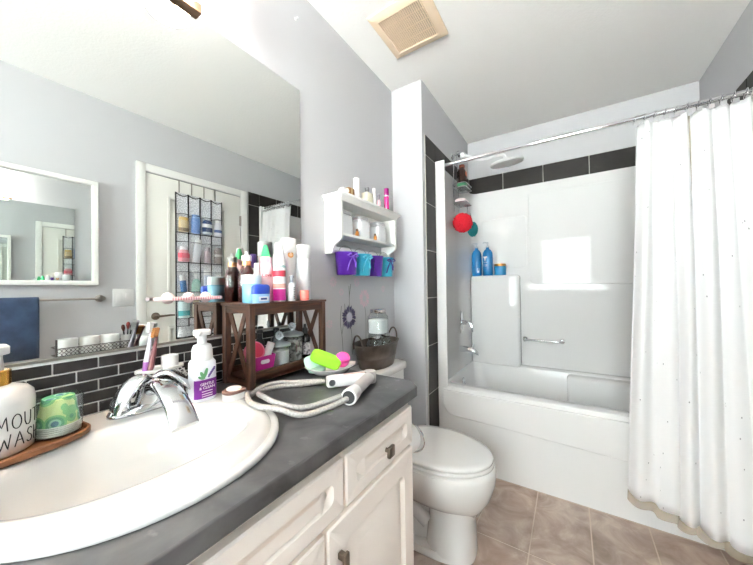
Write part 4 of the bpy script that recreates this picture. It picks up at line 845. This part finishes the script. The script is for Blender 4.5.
b = MB(); b.lathe([(.028, 0), (.026, .006), (.010, .010)], (XS+.0006, 2.27, 2.165), 20, 'x'); b.tube(spline([(XS+.005, 2.27, 2.165), (.25, 2.27, 2.17), (.285, 2.27, 2.155)], 5), .0085, 12); b.lathe([(.015, 0), (.015, .016)], (.262, 2.27, 2.16), 14, 'x'); b.obj('wall_arm', chrome, shd)
b = MB(); b.sphere((.298, 2.27, 2.15), .024, 16, 10); b.tube(spline([(.30, 2.27, 2.148), (.36, 2.275, 2.117), (.45, 2.285, 2.092), (.54, 2.295, 2.098), (.582, 2.3, 2.092), (.594, 2.3, 2.058)], 6), [.016]*6+[.013]*6+[.011]*19, 14, flat=1); b.obj('extension_arm', plastic_w, shd, smooth=60)
b = MB(); b.lathe([(.015, .035), (.02, .018), (.06, .013), (.105, .009), (.112, .003), (.112, -.006), (.108, -.011), (.02, -.013)], (0, 0, 0), 40); b.xf(Matrix.Translation((.60, 2.3, 2.035)) @ Matrix.Rotation(-.06, 4, 'Y') @ Matrix.Rotation(.16, 4, 'X')); dsk = b.obj('spray_disc', plastic_w, shd, smooth=50)
# caddy on the shower arm
cd = thing('shower_caddy', 'chrome wire caddy hanging from the shower arm', 'caddy', (.25, 2.27, 2.0))
CX, CY = .268, 2.225
b = MB()
for sy in (-.03, .03): b.tube(spline([(CX-.012, CY+.02, 2.182), (CX-.016, CY+.02+sy*.4, 2.16), (CX-.015, CY+sy*1.3, 2.08), (CX-.016, CY+sy*2, 1.90), (CX-.016, CY+sy*1.6, 1.70)], 5), .003, 8)
b.tube([(CX-.012, CY+.02, 2.182), (CX+.008, CY+.02, 2.182)], .003, 8); b.obj('hanger', chrome, cd)
for z in (1.875, 1.765):
    b = MB(); x0, x1, y0, y1 = CX-.018, CX+.082, CY-.085, CY+.085
    for zz_ in (z, z+.028) if z > 1.8 else (z,): b.tube([(x, y, zz_) for x, y in rrect(x0, x1, y0, y1, .02, 4)], .0028, 8, closed=True)
    for k in range(7): y = y0+.015+k*.0235; b.tube([(x0, y, z), (x1, y, z)], .002, 6)
    b.obj('basket', chrome, cd)
b = MB(); b.tube(spline([(CX+.06, CY+.03, 1.765), (CX+.062, CY+.03, 1.70), (CX+.075, CY+.03, 1.68), (CX+.085, CY+.03, 1.695)], 4), .0025, 6); b.tube(spline([(CX+.02, CY-.04, 1.765), (CX+.022, CY-.04, 1.70), (CX+.035, CY-.04, 1.69), (CX+.04, CY-.04, 1.70)], 4), .0025, 6); b.obj('hook', chrome, cd)
t = thing('shampoo_bottle', 'dark brown bottle with green base standing in the wire caddy', 'bottle', (CX+.03, CY-.015, 1.878))
EL = lambda a, r, z: [(x, y, 1.8785+z) for x, y in sell(CX+.034, CY-.005, a*1.35, r*1.35, 2.2, 28)]
b = MB(); b.loft([EL(.022, .035, 0), EL(.025, .04, .004), EL(.026, .042, .07), EL(.024, .038, .12), EL(.014, .02, .15), EL(.012, .014, .158)]); b.cur = 1; b.loft([EL(.0265, .03, .09), EL(.0268, .026, .118), EL(.02, .018, .128)]); b.obj('body', [mat('dark_brown', (44, 24, 18), .2), mat('orange_print', (176, 92, 58), .4)], t, smooth=50)
b = MB(); b.loft([EL(.0255, .0405, .004), EL(.0262, .0415, .035)]); b.obj('label_panel', mat('green_label', (60, 130, 92), .4), t)
b = MB(); b.loft([EL(.015, .016, .157), EL(.015, .016, .178)]); b.obj('cap', mat('cap_brown', (120, 60, 40), .4), t)
b = MB(); b.loft([[(x, y, 1.7683+z) for x, y in rrect(CX-.008+i, CX+.07-i, CY-.065+i, CY+.06-i, .02, 4)] for i, z in ((.004, 0), (0, .006), (0, .022), (.006, .028))]); tag(b.obj('soap_bar', mat('soap_white', (240, 226, 228), .5), off=(CX+.03, CY, 1.7683), smooth=50), 'white soap bar lying on the lower tray of the wire caddy', 'soap')
def pouf(label, c, r, m, cord, ztop, sc=(1, 1, 1), seed=0):
    t = thing('loofah', label, 'loofah', c); v = Vector((seed, seed*2, 0))
    fn = lambda d_: .96+.085*math.sin(16*noise.noise(d_*2.6+v)*PI)+.10*noise.noise(d_*7+v)
    b = MB(); b.sphere(c, r, 110, 64, sc, fn); b.obj('puff', m, t, smooth=80)
    b = MB(); b.tube(spline([(c[0], c[1], c[2]+r*.8), (c[0]-.006, c[1]+.004, (c[2]+r+ztop)/2), cord], 4), .0022, 6); b.obj('cord', mat('cord_'+str(seed), (90, 30, 34), .7), t)
pouf('red mesh bath puff hanging below the wire caddy', (CX+.044, CY-.045, 1.617), .068, mat('red_mesh', (214, 20, 44), .75), (CX+.036, CY-.04, 1.69), 1.69, seed=3)
pouf('teal bath puff hanging behind the red one', (CX+.082, CY+.085, 1.585), .050, mat('teal_mesh', (20, 134, 140), .75), (CX+.08, CY+.035, 1.69), 1.68, (.75, .8, 1.1), seed=8)
# blue bottles on the ledge
blue = mat('shampoo_blue', (32, 118, 178), .25); pumpc = mat('clear_pump', (206, 210, 214), .25)
ZL = 1.2383
for k, (x, lab_) in enumerate(((.293, 'left blue pump bottle on the corner ledge of the tub surround'), (.385, 'blue pump bottle with white emblem beside the blue jar'))):
    c = (x, 2.637, ZL)
    t = bottle('shampoo_bottle', lab_, 'bottle', c, [('body', blue, [(.036, 0), (.0395, .004), (.0405, .05), (.0405, .17), (.037, .195), (.026, .215), (.014, .225), (.0125, .238)]), ('pump', pumpc, [(.0135, .238), (.0135, .25), (.005, .252), (.005, .272), (.008, .273), (.008, .282), (.005, .284)])], None, group='blue bottles on the tub ledge')
    b = MB(); b.tube([(x, 2.637, ZL+.278), (x-.02, 2.615, ZL+.279), (x-.03, 2.605, ZL+.274)], .004, 8); b.obj('spout', pumpc, t)
    if k == 0:
        b = MB(); a0 = -PI/2+.55; wrap_text(b, '', .01, c[:2], .0405, a0, ZL+.1) if False else None
        b.add([(c[0]+.0409*math.cos(a0+u), c[1]+.0409*math.sin(a0+u), ZL+w_) for u, w_ in ((-.2, .025), (.2, .025), (.2, .065), (-.2, .065))], [(0, 1, 2, 3)]); b.obj('sticker', plastic_w, t)
    else:
        b = MB(); a0 = -PI/2-.35; f_ = lambda u, w_: (c[0]+.0410*math.cos(a0+u), c[1]+.0410*math.sin(a0+u), ZL+w_)
        b.add([f_(-.5, .155), f_(-.12, .14), f_(-.1, .128), f_(0, .12), f_(.1, .128), f_(.12, .14), f_(.5, .155), f_(.2, .163), f_(0, .155), f_(-.2, .163)], [tuple(range(10))])
        for w_ in (.078, .088, .108): b.add([f_(-.4, w_), f_(0, w_), f_(.4, w_), f_(.4, w_+.004), f_(0, w_+.004), f_(-.4, w_+.004)], [(0, 1, 4, 5), (1, 2, 3, 4)])
        b.obj('emblem', plastic_w, t)
bottle('cream_jar', 'squat blue jar with gold lid on the tub ledge', 'jar', (.482, 2.637, ZL), [('body', mat('jar_blue', (50, 140, 190), .25), [(.042, 0), (.045, .004), (.045, .07), (.042, .074)]), ('lid', mat('gold_lid', (190, 140, 70), .3, .8), [(.0445, .074), (.0455, .076), (.0455, .092), (.043, .094)])], None, group='blue bottles on the tub ledge')

# ------------------------------------------------------------------ curtain rod, rings, curtain
YRD, ZRD = 1.914, 1.960
rd = thing('curtain_rod', 'slim chrome shower curtain rod across the tub opening', 'rod', (.95, YRD, ZRD))
b = MB(); b.tube([(.2515, YRD, ZRD), (1.6425, YRD, ZRD)], .0105, 16); b.obj('tube', chrome, rd)
for x, s in ((.2505, 1), (1.6435, -1)): b = MB(); b.lathe([(.022, 0), (.02, .01*s), (.0125, .02*s)], (x, YRD, ZRD), 18, 'x'); b.obj('end_cap', plastic_w, rd)
def cur_mat():
    m = mat('curtain_cloth', (232, 232, 233), .8); nt = m.node_tree; bs = nt.nodes['Principled BSDF']
    tc = nt.nodes.new('ShaderNodeTexCoord'); v = nt.nodes.new('ShaderNodeTexVoronoi'); v.inputs['Scale'].default_value = 15
    r = nt.nodes.new('ShaderNodeValToRGB'); r.color_ramp.interpolation = 'CONSTANT'; e = r.color_ramp.elements; e[0].position = 0; e[0].color = lin((150, 150, 154))+(1,); e[1].position = .055; e[1].color = lin((232, 232, 233))+(1,)
    nt.links.new(tc.outputs['UV'], v.inputs['Vector']); nt.links.new(v.outputs['Distance'], r.inputs['Fac']); nt.links.new(r.outputs['Color'], bs.inputs['Base Color'])
    return m
NF = 10.5; FF = 6.3
def drape(name, m, xl_top, xl_bot, xr_top, xr_bot, zt, zb0, zb1, dy, amp, th=.0012, nu=260, nv=46, ph=0.):
    V = []; F = []; UV = []
    for j in range(nv+1):
        v = j/nv
        for i in range(nu+1):
            u = i/nu
            xl = xl_top+(xl_bot-xl_top)*v**1.1; xr_ = xr_top+(xr_bot-xr_top)*v
            ztop = zt-.010*(1-abs(math.cos(PI*u*NF)))
            z = ztop+((zb0+(zb1-zb0)*u+.005*math.sin(PI*2*u*FF+1))-ztop)*v
            k = (z-.505)/(1.95-.505); yb = (YRD-dy) if k > 1 else ((1.838-dy)+(YRD-1.838)*max(0, k)**1.3 if k > 0 else 1.838-dy-.03*min(1, -k*3))
            f = 2*PI*u*FF+ph+.9*math.sin(v*2.3+u*9)*v+.5*math.sin(u*17)
            a = amp*(.55+.45*math.sin(u*13+1.3))*(1-.25*v)+.003
            wv = math.sin(f)+.28*math.sin(2*f+.6+v*1.5)
            x = xl+(xr_-xl)*u+.011*math.cos(f)*(.5+.5*v)
            V.append((x, yb+a*wv*.85, z)); UV.append((u*1.6, v*1.75))
    for j in range(nv):
        for i in range(nu): a_ = j*(nu+1)+i; F.append((a_, a_+1, a_+nu+2, a_+nu+1))
    return V, F, UV
cu = thing('shower_curtain', 'white dotted fabric shower curtain bunched at the right of the rod', 'curtain', (1.42, YRD, 1.0))
def put(name, m, data, th):
    V, F, UV = data; b = MB(); b.add(V, F); o = b.obj(name, m, cu, smooth=60)
    uvl = o.data.uv_layers.new(name='UVMap')
    for lp in o.data.loops: uvl.data[lp.index].uv = UV[lp.vertex_index]
    s = o.modifiers.new('thick', 'SOLIDIFY'); s.thickness = th; s.offset = 0; return o
put('cloth', cur_mat(), drape('cloth', None, 1.245, 1.168, 1.630, 1.662, 1.928, .185, .03, .006, .026), .0012)
V, F, UV = drape('liner', None, 1.285, 1.172, 1.625, 1.655, 1.926, .128, -.015, -.018, .009, ph=.5, nu=200, nv=40)
put('liner', veil('liner_plastic', (226, 212, 188), .34, .35), (V, F, UV), .0008)
for k in range(11):
    u = (k+.0)/NF; u = min(u, .985); x = 1.247+(1.626-1.247)*u
    t = thing('curtain_ring', 'chrome curtain ring on the rod at the bunched curtain', 'ring', (x, YRD, ZRD), 'curtain rings')
    b = MB(); b.tube([(x+.003*math.sin(q), YRD+.0185*math.cos(q), ZRD-.006+.0215*math.sin(q)) for q in (2*PI*j/20 for j in range(20))], .0019, 6, closed=True); b.obj('hook', chrome, t)
    b = MB(); b.box(x-.010, x+.010, YRD-.024, YRD-.0215, ZRD-.043, ZRD-.024, .001, 1); b.obj('clip', mat('clip_grey', (185, 185, 186), .3, .5), t)

# ------------------------------------------------------------------ ceiling vent
vt = thing('ceiling_vent', 'beige square exhaust fan grille on the ceiling', 'vent', (.32, 1.32, H))
bg = mat('vent_beige', (240, 218, 190), .5); dkv = mat('vent_dark', (88, 70, 52), .8)
b = MB(); x0, x1, y0, y1 = .172, .470, 1.165, 1.466
Q = lambda i, z: [(x, y, z) for x, y in rrect(x0+i, x1-i, y0+i, y1-i, .004, 2)]
b.loft([Q(0, H-.0005), Q(0, H-.008), Q(.012, H-.016), Q(.04, H-.018), Q(.042, H-.010)], cap1=False, cap0=False); b.obj('frame', bg, vt)
b = MB(); b.box(x0+.03, x1-.03, y0+.03, y1-.03, H-.006, H-.0005); b.obj('backing', dkv, vt)
b = MB(); n = 22
for k in range(n): x = x0+.046+k*(x1-x0-.092)/(n-1); b.box(x-.0026, x+.0026, y0+.04, y1-.04, H-.0155, H-.007)
for yy_ in (y0+.09, (y0+y1)/2, y1-.09): b.box(x0+.042, x1-.042, yy_-.0015, yy_+.0015, H-.013, H-.008)
b.obj('slats', bg, vt)
b = MB()
for y in (y0+.046, y1-.046): b.box((x0+x1)/2-.006, (x0+x1)/2+.006, y-.008, y+.008, H-.0175, H-.0155)
b.obj('latch', bg, vt)

# ------------------------------------------------------------------ right wall: framed mirror, towel, switch, basket (seen in the mirror)
fm = thing('framed_mirror', 'white-framed mirror on the wall opposite the sink', 'mirror', (XR, .2, 1.5))
b = MB(); fy0, fy1, fz0, fz1 = -.28, .655, 1.190, 1.870; fw = .028
RQ = lambda i, x: [(x, y, z) for y, z in rrect(fy0+i, fy1-i, fz0+i, fz1-i, .003, 2)]
b.loft([RQ(0, XR-.0005), RQ(0, XR-.03), RQ(.004, XR-.034), RQ(fw-.004, XR-.034), RQ(fw, XR-.03), RQ(fw, XR-.006)], cap1=False, cap0=False); b.obj('frame', trim_white, fm)
b = MB(); b.box(XR-.012, XR-.0008, fy0+.02, fy1-.02, fz0+.02, fz1-.02); b.obj('glass', mirror_m, fm)
tbx = thing('towel_bar', 'chrome towel bar on the wall below the white-framed mirror', 'towel bar', (XR, .33, 1.1))
b = MB(); b.tube([(XR-.062, -.06, 1.102), (XR-.062, .675, 1.102)], .007, 12); b.obj('bar', steel, tbx)
for y in (-.05, .665): b = MB(); b.lathe([(.024, -.0005), (.024, -.008), (.012, -.014), (.011, -.07), (.014, -.075)], (XR, y, 1.102), 18, 'x'); b.obj('post', steel, tbx)
b = MB(); L = []
pro = [(XR-.078, .772), (XR-.080, .9), (XR-.078, 1.06), (XR-.075, 1.107), (XR-.062, 1.118), (XR-.049, 1.107), (XR-.046, 1.05), (XR-.044, .86)]
V = []; F = []; ny = 24
for i in range(ny+1):
    y = .03+(.386-.03)*i/ny
    for x, z in pro: V.append((x+.003*math.sin(y*45+z*4), y, z))
for i in range(ny):
    for k in range(len(pro)-1): a = i*len(pro)+k; F.append((a, a+1, a+len(pro)+1, a+len(pro)))
b = MB(); b.add(V, F); o = b.obj('towel', mat('towel_navy', (30, 44, 70), .95, sheen=.2, rgb2=(54, 72, 102), noise_scale=14, noise_amt=.3, bump=.8, bump_scale=350), off=(XR-.062, .208, .95), smooth=60); s = o.modifiers.new('thick', 'SOLIDIFY'); s.thickness = .006; s.offset = 0
tag(o, 'navy blue towel draped over the chrome towel bar', 'towel')
sw = thing('light_switch', 'white double rocker switch plate beside the door', 'switch', (XR, .79, 1.1))
b = MB(); b.box(XR-.007, XR-.0003, .733, .851, 1.042, 1.164, .003); b.obj('plate', plastic_w, sw)
for y in (.767, .817): b = MB(); b.box(XR-.011, XR-.006, y-.017, y+.017, 1.068, 1.136, .002); b.obj('rocker', plastic_w, sw)
# wall basket with rolls and brushes
bs = thing('wire_basket', 'patterned wire basket of toilet rolls on the wall under the towel bar', 'basket', (XR-.07, .62, .765))
wire = mat('dark_wire', (96, 92, 90), .4, .7)
b = MB(); bx0, bx1, by0, by1, bz0, bz1 = XR-.125, XR-.002, .445, .835, .765, .815
for z in (bz0, bz1): b.tube([(x, y, z) for x, y in rrect(bx0, bx1, by0, by1, .004, 2)], .0028, 6, closed=True)
for x, y in ((bx0, by0), (bx0, by1)): b.box(x-.004, x+.004, y-.004, y+.004, bz0-.01, bz1+.055)
for k in range(9): y = by0+.02+k*.044; b.tube([(bx0, y, bz0), (bx1, y, bz0)], .002, 5)
b.obj('frame', wire, bs)
b = MB(); b.box(bx0+.002, bx1-.002, by0+.002, by1-.002, bz0-.003, bz0-.001); b.obj('floor_mesh', wire, bs)
b = MB()
for k in range(20):
    for r in range(2): y = by0+.012+k*.0193; z = bz0+.014+r*.022; b.tube([(bx0, y+.009*math.cos(q), z+.0095*math.sin(q)) for q in (2*PI*j/8 for j in range(8))], .0016, 5, closed=True)
b.obj('filigree', wire, bs)
tis = mat('tissue_white', (243, 242, 240), .9)
for y, lab_ in ((.502, 'toilet roll at the left end of the wire basket in the mirror'), (.602, 'middle toilet roll in the wire basket in the mirror'), (.702, 'toilet roll beside the brush cup in the wire basket')):
    b = MB(); b.lathe([(.018, 0), (.047, 0), (.047, .096), (.018, .096), (.0175, .01)], (XR-.064, y, bz0+.0025), 28); tag(b.obj('toilet_roll', tis, off=(XR-.064, y, bz0+.0025)), lab_, 'toilet roll', 'toilet rolls in the basket')
b = MB(); b.lathe([(.024, 0), (.026, .002), (.029, .085), (.027, .085), (.024, .004)], (XR-.07, .788, bz0+.0025), 24); tag(b.obj('brush_cup', mat('cup_pale', (214, 214, 214), .3), off=(XR-.07, .788, bz0+.0025)), 'pale cup of makeup brushes at the end of the wire basket', 'cup')
for dx, dy, h, hc, lab_ in ((-.008, -.014, .155, (96, 50, 40), 'dark red-brown makeup brush leaning left in the pale cup'), (.006, .008, .17, (120, 40, 34), 'tallest red makeup brush in the pale cup'), (-.004, .018, .15, (40, 30, 30), 'black makeup brush at the right in the pale cup')):
    t = thing('makeup_brush', lab_, 'brush', (XR-.07, .788, bz0+.01), 'makeup brushes'); p0 = Vector((XR-.07+dx*.4, .788+dy*.4, bz0+.008)); p1 = Vector((XR-.07+dx*1.6, .788+dy*1.7, bz0+h))
    b = MB(); b.tube([tuple(p0), tuple(p0+(p1-p0)*.7)], .004, 8); b.obj('handle', plastic_k, t)
    b = MB(); b.tube([tuple(p0+(p1-p0)*q) for q in (.7, .85, .95, 1.)], [.005, .011, .010, .004], 10); b.obj('bristles', mat('bristle_%d' % int(h*1000), hc, .8), t)

# over-door pocket organizer with its contents
po = thing('pocket_organizer', 'over-door hanging organizer of mesh pockets with black edging', 'organizer', (XR-.03, 1.31, 1.35))
xo = XR-.022; oy0, oy1 = 1.118, 1.488
rows = [(1.775, 1.615), (1.555, 1.375), (1.315, 1.135), (1.08, .925), (.885, .775)]
meshw = mat('mesh_white', (240, 241, 244), .7, rgb2=(196, 199, 204), noise_scale=120, noise_amt=.9)
b = MB(); b.box(xo, xo+.003, oy0, oy1, .765, 1.93); b.obj('backing', meshw, po)
edge = mat('black_edging', (26, 27, 30), .6)
cw = (oy1-oy0)/4
b = MB()
for k in range(5): y = oy0+k*cw; b.box(xo-.004, xo+.003, y-.004, y+.004, .765, 1.93)
for z0, z1 in rows:
    b.box(xo-.004, xo+.002, oy0, oy1, z1-.006, z1)
b.box(xo-.003, xo+.002, oy0, oy1, .762, .768)
for k in range(4): b.tube([(xo-.002, oy0+k*cw+cw*t, 1.925-.018*math.sin(PI*t)) for t in (j/8 for j in range(9))], .0035, 6)
b.obj('edging', edge, po)
clearp = veil('clear_pocket', (210, 214, 220), .15, .15)
for z0, z1 in rows:
    for k in range(4):
        y0 = oy0+k*cw+.004; y1 = y0+cw-.008; b = MB(); V = []; F = []
        for i in range(9):
            t = i/8; yy_ = y0+(y1-y0)*t; bul = .050*math.sin(PI*t)**.5
            V += [(xo-.002-bul, yy_, z1-.001), (xo-.002-bul*1.05, yy_, z0-.02)]
        for i in range(8): F.append((2*i, 2*i+2, 2*i+3, 2*i+1))
        b.add(V, F); pk_ = b.obj('pocket', clearp, po)
        b = MB(); b.tube([V[2*i+1] for i in range(9)], .0024, 6); b.obj('binding', edge, pk_)
for y in (1.15, 1.245, 1.345, 1.44): b = MB(); b.box(XR-.0075, XR-.005, y-.004, y+.004, 1.91, DZ+.003); b.box(XR-.0075, XR+.004, y-.004, y+.004, DZ+.001, DZ+.004); b.tube([(XR-.008, y, 1.915), (XR-.018, y, 1.908), (XR-.026, y, 1.92)], .0025, 6); b.obj('door_hook', steel, po)
G5 = 'things in the door organizer pockets'
def pk_item(name, label, cat, r, k, parts, w=1.25, tilt=0.):
    z1 = rows[r][1]; c = (xo-.026, oy0+(k+.5)*cw, z1+.001); t = thing(name, label, cat, c, G5)
    for nm, m, prof in parts:
        b = MB(); b.lathe(prof, c, 20, sx=.62, sy=w)
        if tilt: b.xf(Matrix.Translation(c) @ Matrix.Rotation(tilt, 4, 'X') @ Matrix.Translation(-Vector(c)))
        b.obj(nm, m, t, smooth=50)
pm = lambda n, c, r=.35: mat(n, c, r)
pk_item('swab_jar', 'jar of tan swabs with gold lid, top left pocket of door organizer', 'jar', 0, 0, [('jar', pm('swab_tan', (200, 176, 130)), [(.028, 0), (.03, .003), (.03, .085), (.026, .092)]), ('lid', pm('swab_gold', (206, 170, 80)), [(.028, .092), (.028, .115), (.025, .117)]), ('base', pm('swab_dark', (120, 96, 60)), [(.0305, .004), (.0305, .03)])])
pk_item('lotion_bottle', 'tall cornflower blue bottle in the top row of the door organizer', 'bottle', 0, 1, [('body', pm('cornflower', (92, 136, 200)), [(.026, 0), (.028, .003), (.028, .12), (.025, .125)]), ('cap', pm('cornflower_cap', (120, 160, 214)), [(.026, .125), (.025, .15), (.022, .152)])])
pk_item('wipes_pack', 'navy pack with a white round seal, top row of the door organizer', 'pack', 0, 2, [('body', pm('pack_navy', (24, 56, 110)), [(.02, 0), (.036, .01), (.038, .08), (.034, .11), (.02, .125)]), ('seal', pm('pack_white', (236, 238, 240)), [(.0375, .06), (.0395, .065), (.0395, .085), (.0375, .09)]), ('base', pm('pack_pale', (210, 220, 226)), [(.022, .001), (.0365, .008), (.0372, .022)])], w=1.12)
pk_item('lotion_bottle', 'white bottle with a blue band at the top right of the door organizer', 'bottle', 0, 3, [('body', pm('bottle_lilac', (222, 222, 234)), [(.024, 0), (.026, .003), (.026, .1), (.02, .115)]), ('band', pm('band_blue', (40, 80, 150)), [(.0265, .03), (.0265, .055)]), ('cap', plastic_w, [(.019, .115), (.019, .14), (.016, .142)])])
pk_item('bath_salts', 'clear pouch with pink and red contents in the second row, left', 'pouch', 1, 0, [('body', pm('pink_red', (222, 150, 158)), [(.026, 0), (.034, .008), (.033, .06), (.024, .095)]), ('core', pm('strawberry', (214, 84, 104)), [(.0335, .03), (.0345, .04), (.0345, .06), (.033, .068)]), ('top', pm('pouch_white', (226, 222, 226)), [(.024, .095), (.022, .12), (.015, .122)])])
pk_item('spray_bottle', 'tall tilted white spray bottle in the second row of the door organizer', 'bottle', 1, 1, [('body', pm('spray_white', (232, 234, 240)), [(.021, 0), (.023, .003), (.023, .14), (.02, .15)]), ('cap', plastic_w, [(.021, .15), (.021, .19), (.018, .193)])], tilt=-.12)
pk_item('lotion_bottle', 'mauve bottle in the second row of the door organizer', 'bottle', 1, 2, [('body', pm('mauve', (186, 166, 178)), [(.021, 0), (.023, .003), (.023, .09), (.018, .1)]), ('cap', pm('mauve_cap', (150, 140, 150)), [(.019, .1), (.019, .13), (.016, .133)])])
pk_item('lotion_bottle', 'taupe bottle with a pale label in the second row, right', 'bottle', 1, 3, [('body', pm('taupe', (128, 112, 108)), [(.026, 0), (.028, .003), (.028, .11), (.018, .14)]), ('label_panel', pm('taupe_label', (206, 200, 194)), [(.0285, .06), (.0285, .08)])])
pk_item('lotion_bottle', 'blue bottle with white cap in the third row, left', 'bottle', 2, 0, [('body', pm('azure', (30, 104, 170)), [(.017, 0), (.019, .003), (.019, .085), (.017, .09)]), ('cap', plastic_w, [(.018, .09), (.018, .13), (.015, .132)])], tilt=.1)
pk_item('spray_bottle', 'pale mint spray bottle in the third row of the door organizer', 'bottle', 2, 1, [('body', pm('mint_bottle', (164, 204, 190)), [(.026, 0), (.029, .004), (.029, .06), (.022, .09), (.009, .105)]), ('nozzle', plastic_w, [(.009, .105), (.009, .13), (.014, .132), (.013, .145)])])
pk_item('spray_can', 'tall pale lilac-white can in the third row of the door organizer', 'can', 2, 2, [('body', pm('can_lilac', (206, 210, 228)), [(.023, 0), (.025, .003), (.025, .13), (.022, .135)]), ('cap', plastic_w, [(.024, .135), (.024, .175), (.021, .178)])])
pk_item('lotion_bottle', 'dark grey bottle in the third row, right', 'bottle', 2, 3, [('body', pm('slate_bottle', (84, 86, 94)), [(.022, 0), (.024, .003), (.024, .1), (.014, .12)]), ('cap', plastic_w, [(.0145, .12), (.0145, .14)])])
pk_item('wipes_pack', 'white and teal pack in the fourth row, left', 'pack', 3, 0, [('body', pm('pack_mint', (206, 226, 228)), [(.03, 0), (.037, .004), (.037, .13), (.03, .135)]), ('band', pm('pack_teal', (70, 160, 164)), [(.0375, .02), (.0375, .06)])], w=1.15)
pk_item('lotion_bottle', 'cream bottle in the fourth row of the door organizer', 'bottle', 3, 1, [('body', pm('cream_bottle', (226, 216, 196)), [(.024, 0), (.026, .003), (.026, .1), (.018, .115)]), ('cap', pm('cream_cap', (200, 180, 150)), [(.019, .115), (.019, .14)])])
pk_item('folded_cloth', 'crumpled white mesh cloth in the bottom left pocket', 'cloth', 4, 0, [('body', meshw, [(.02, 0), (.036, .006), (.035, .05), (.03, .08), (.012, .09)]), ('fold', pm('cloth_white', (236, 236, 238)), [(.0355, .03), (.037, .036), (.036, .042)])])

# ------------------------------------------------------------------ light
wd = bpy.data.worlds.new('World'); scene.world = wd; wd.use_nodes = True
nt = wd.node_tree; bgd = nt.nodes['Background']
# bright overcast sky above the horizon, stronger glow added below to light the ceiling
tcw = nt.nodes.new('ShaderNodeTexCoord'); sx_ = nt.nodes.new('ShaderNodeSeparateXYZ'); mr = nt.nodes.new('ShaderNodeMapRange')
mr.inputs['From Min'].default_value = -.08; mr.inputs['From Max'].default_value = .08; mr.inputs['To Min'].default_value = 34.; mr.inputs['To Max'].default_value = 15.5
cr_ = nt.nodes.new('ShaderNodeMix'); cr_.data_type = 'RGBA'; cr_.inputs[6].default_value = (1., .985, .97, 1); cr_.inputs[7].default_value = (.95, .98, 1., 1)
fm_ = nt.nodes.new('ShaderNodeMapRange'); fm_.inputs['From Min'].default_value = -.08; fm_.inputs['From Max'].default_value = .08
nt.links.new(tcw.outputs['Generated'], sx_.inputs[0]); nt.links.new(sx_.outputs['Z'], mr.inputs['Value']); nt.links.new(sx_.outputs['Z'], fm_.inputs['Value'])
nt.links.new(fm_.outputs[0], cr_.inputs[0]); nt.links.new(cr_.outputs[2], bgd.inputs['Color']); nt.links.new(mr.outputs[0], bgd.inputs['Strength'])
pt = bpy.data.lights.new('window_portal', 'AREA'); pt.shape = 'RECTANGLE'; pt.size = WX1-WX0; pt.size_y = WZ1-WZ0
pt.cycles.is_portal = True
po_ = bpy.data.objects.new('window_portal', pt); COL.objects.link(po_); po_.location = ((WX0+WX1)/2, YF-.09, (WZ0+WZ1)/2); po_.rotation_euler = (PI/2, 0, PI)

# ------------------------------------------------------------------ camera
cam = bpy.data.cameras.new('camera'); co = bpy.data.objects.new('camera', cam); COL.objects.link(co); scene.camera = co
f, yaw, pitch, roll = 297.92, .5737, .012, -.0132
cam.sensor_width = 36; cam.sensor_fit = 'HORIZONTAL'; cam.lens = f/753*36; cam.shift_y = (283.73-282.5)/753; cam.clip_start = .01
R = Vector((math.cos(yaw), math.sin(yaw), 0)); Fw = Vector((-math.sin(yaw), math.cos(yaw), 0)); U = Vector((0, 0, 1))
F2 = Fw*math.cos(pitch)+U*math.sin(pitch); U2 = U*math.cos(pitch)-Fw*math.sin(pitch)
Rr = R*math.cos(roll)+U2*math.sin(roll); Ur = U2*math.cos(roll)-R*math.sin(roll)
Mx = Matrix((Rr, Ur, -F2)).transposed().to_4x4(); Mx.translation = (.9614, 0, 1.1512); co.matrix_world = Mx
for o in scene.objects:
    if '_b' in o: del o['_b']
vs = scene.view_settings; vs.view_transform = 'Standard'; vs.look = 'None'; vs.gamma = 1; vs.exposure = 1.42; vs.use_curve_mapping = False
cy = scene.cycles; cy.max_bounces = 14; cy.diffuse_bounces = 8; cy.glossy_bounces = 8; cy.transparent_max_bounces = 24; cy.use_denoising = True; cy.sample_clamp_indirect = 6
cy.caustics_reflective = False; cy.caustics_refractive = False
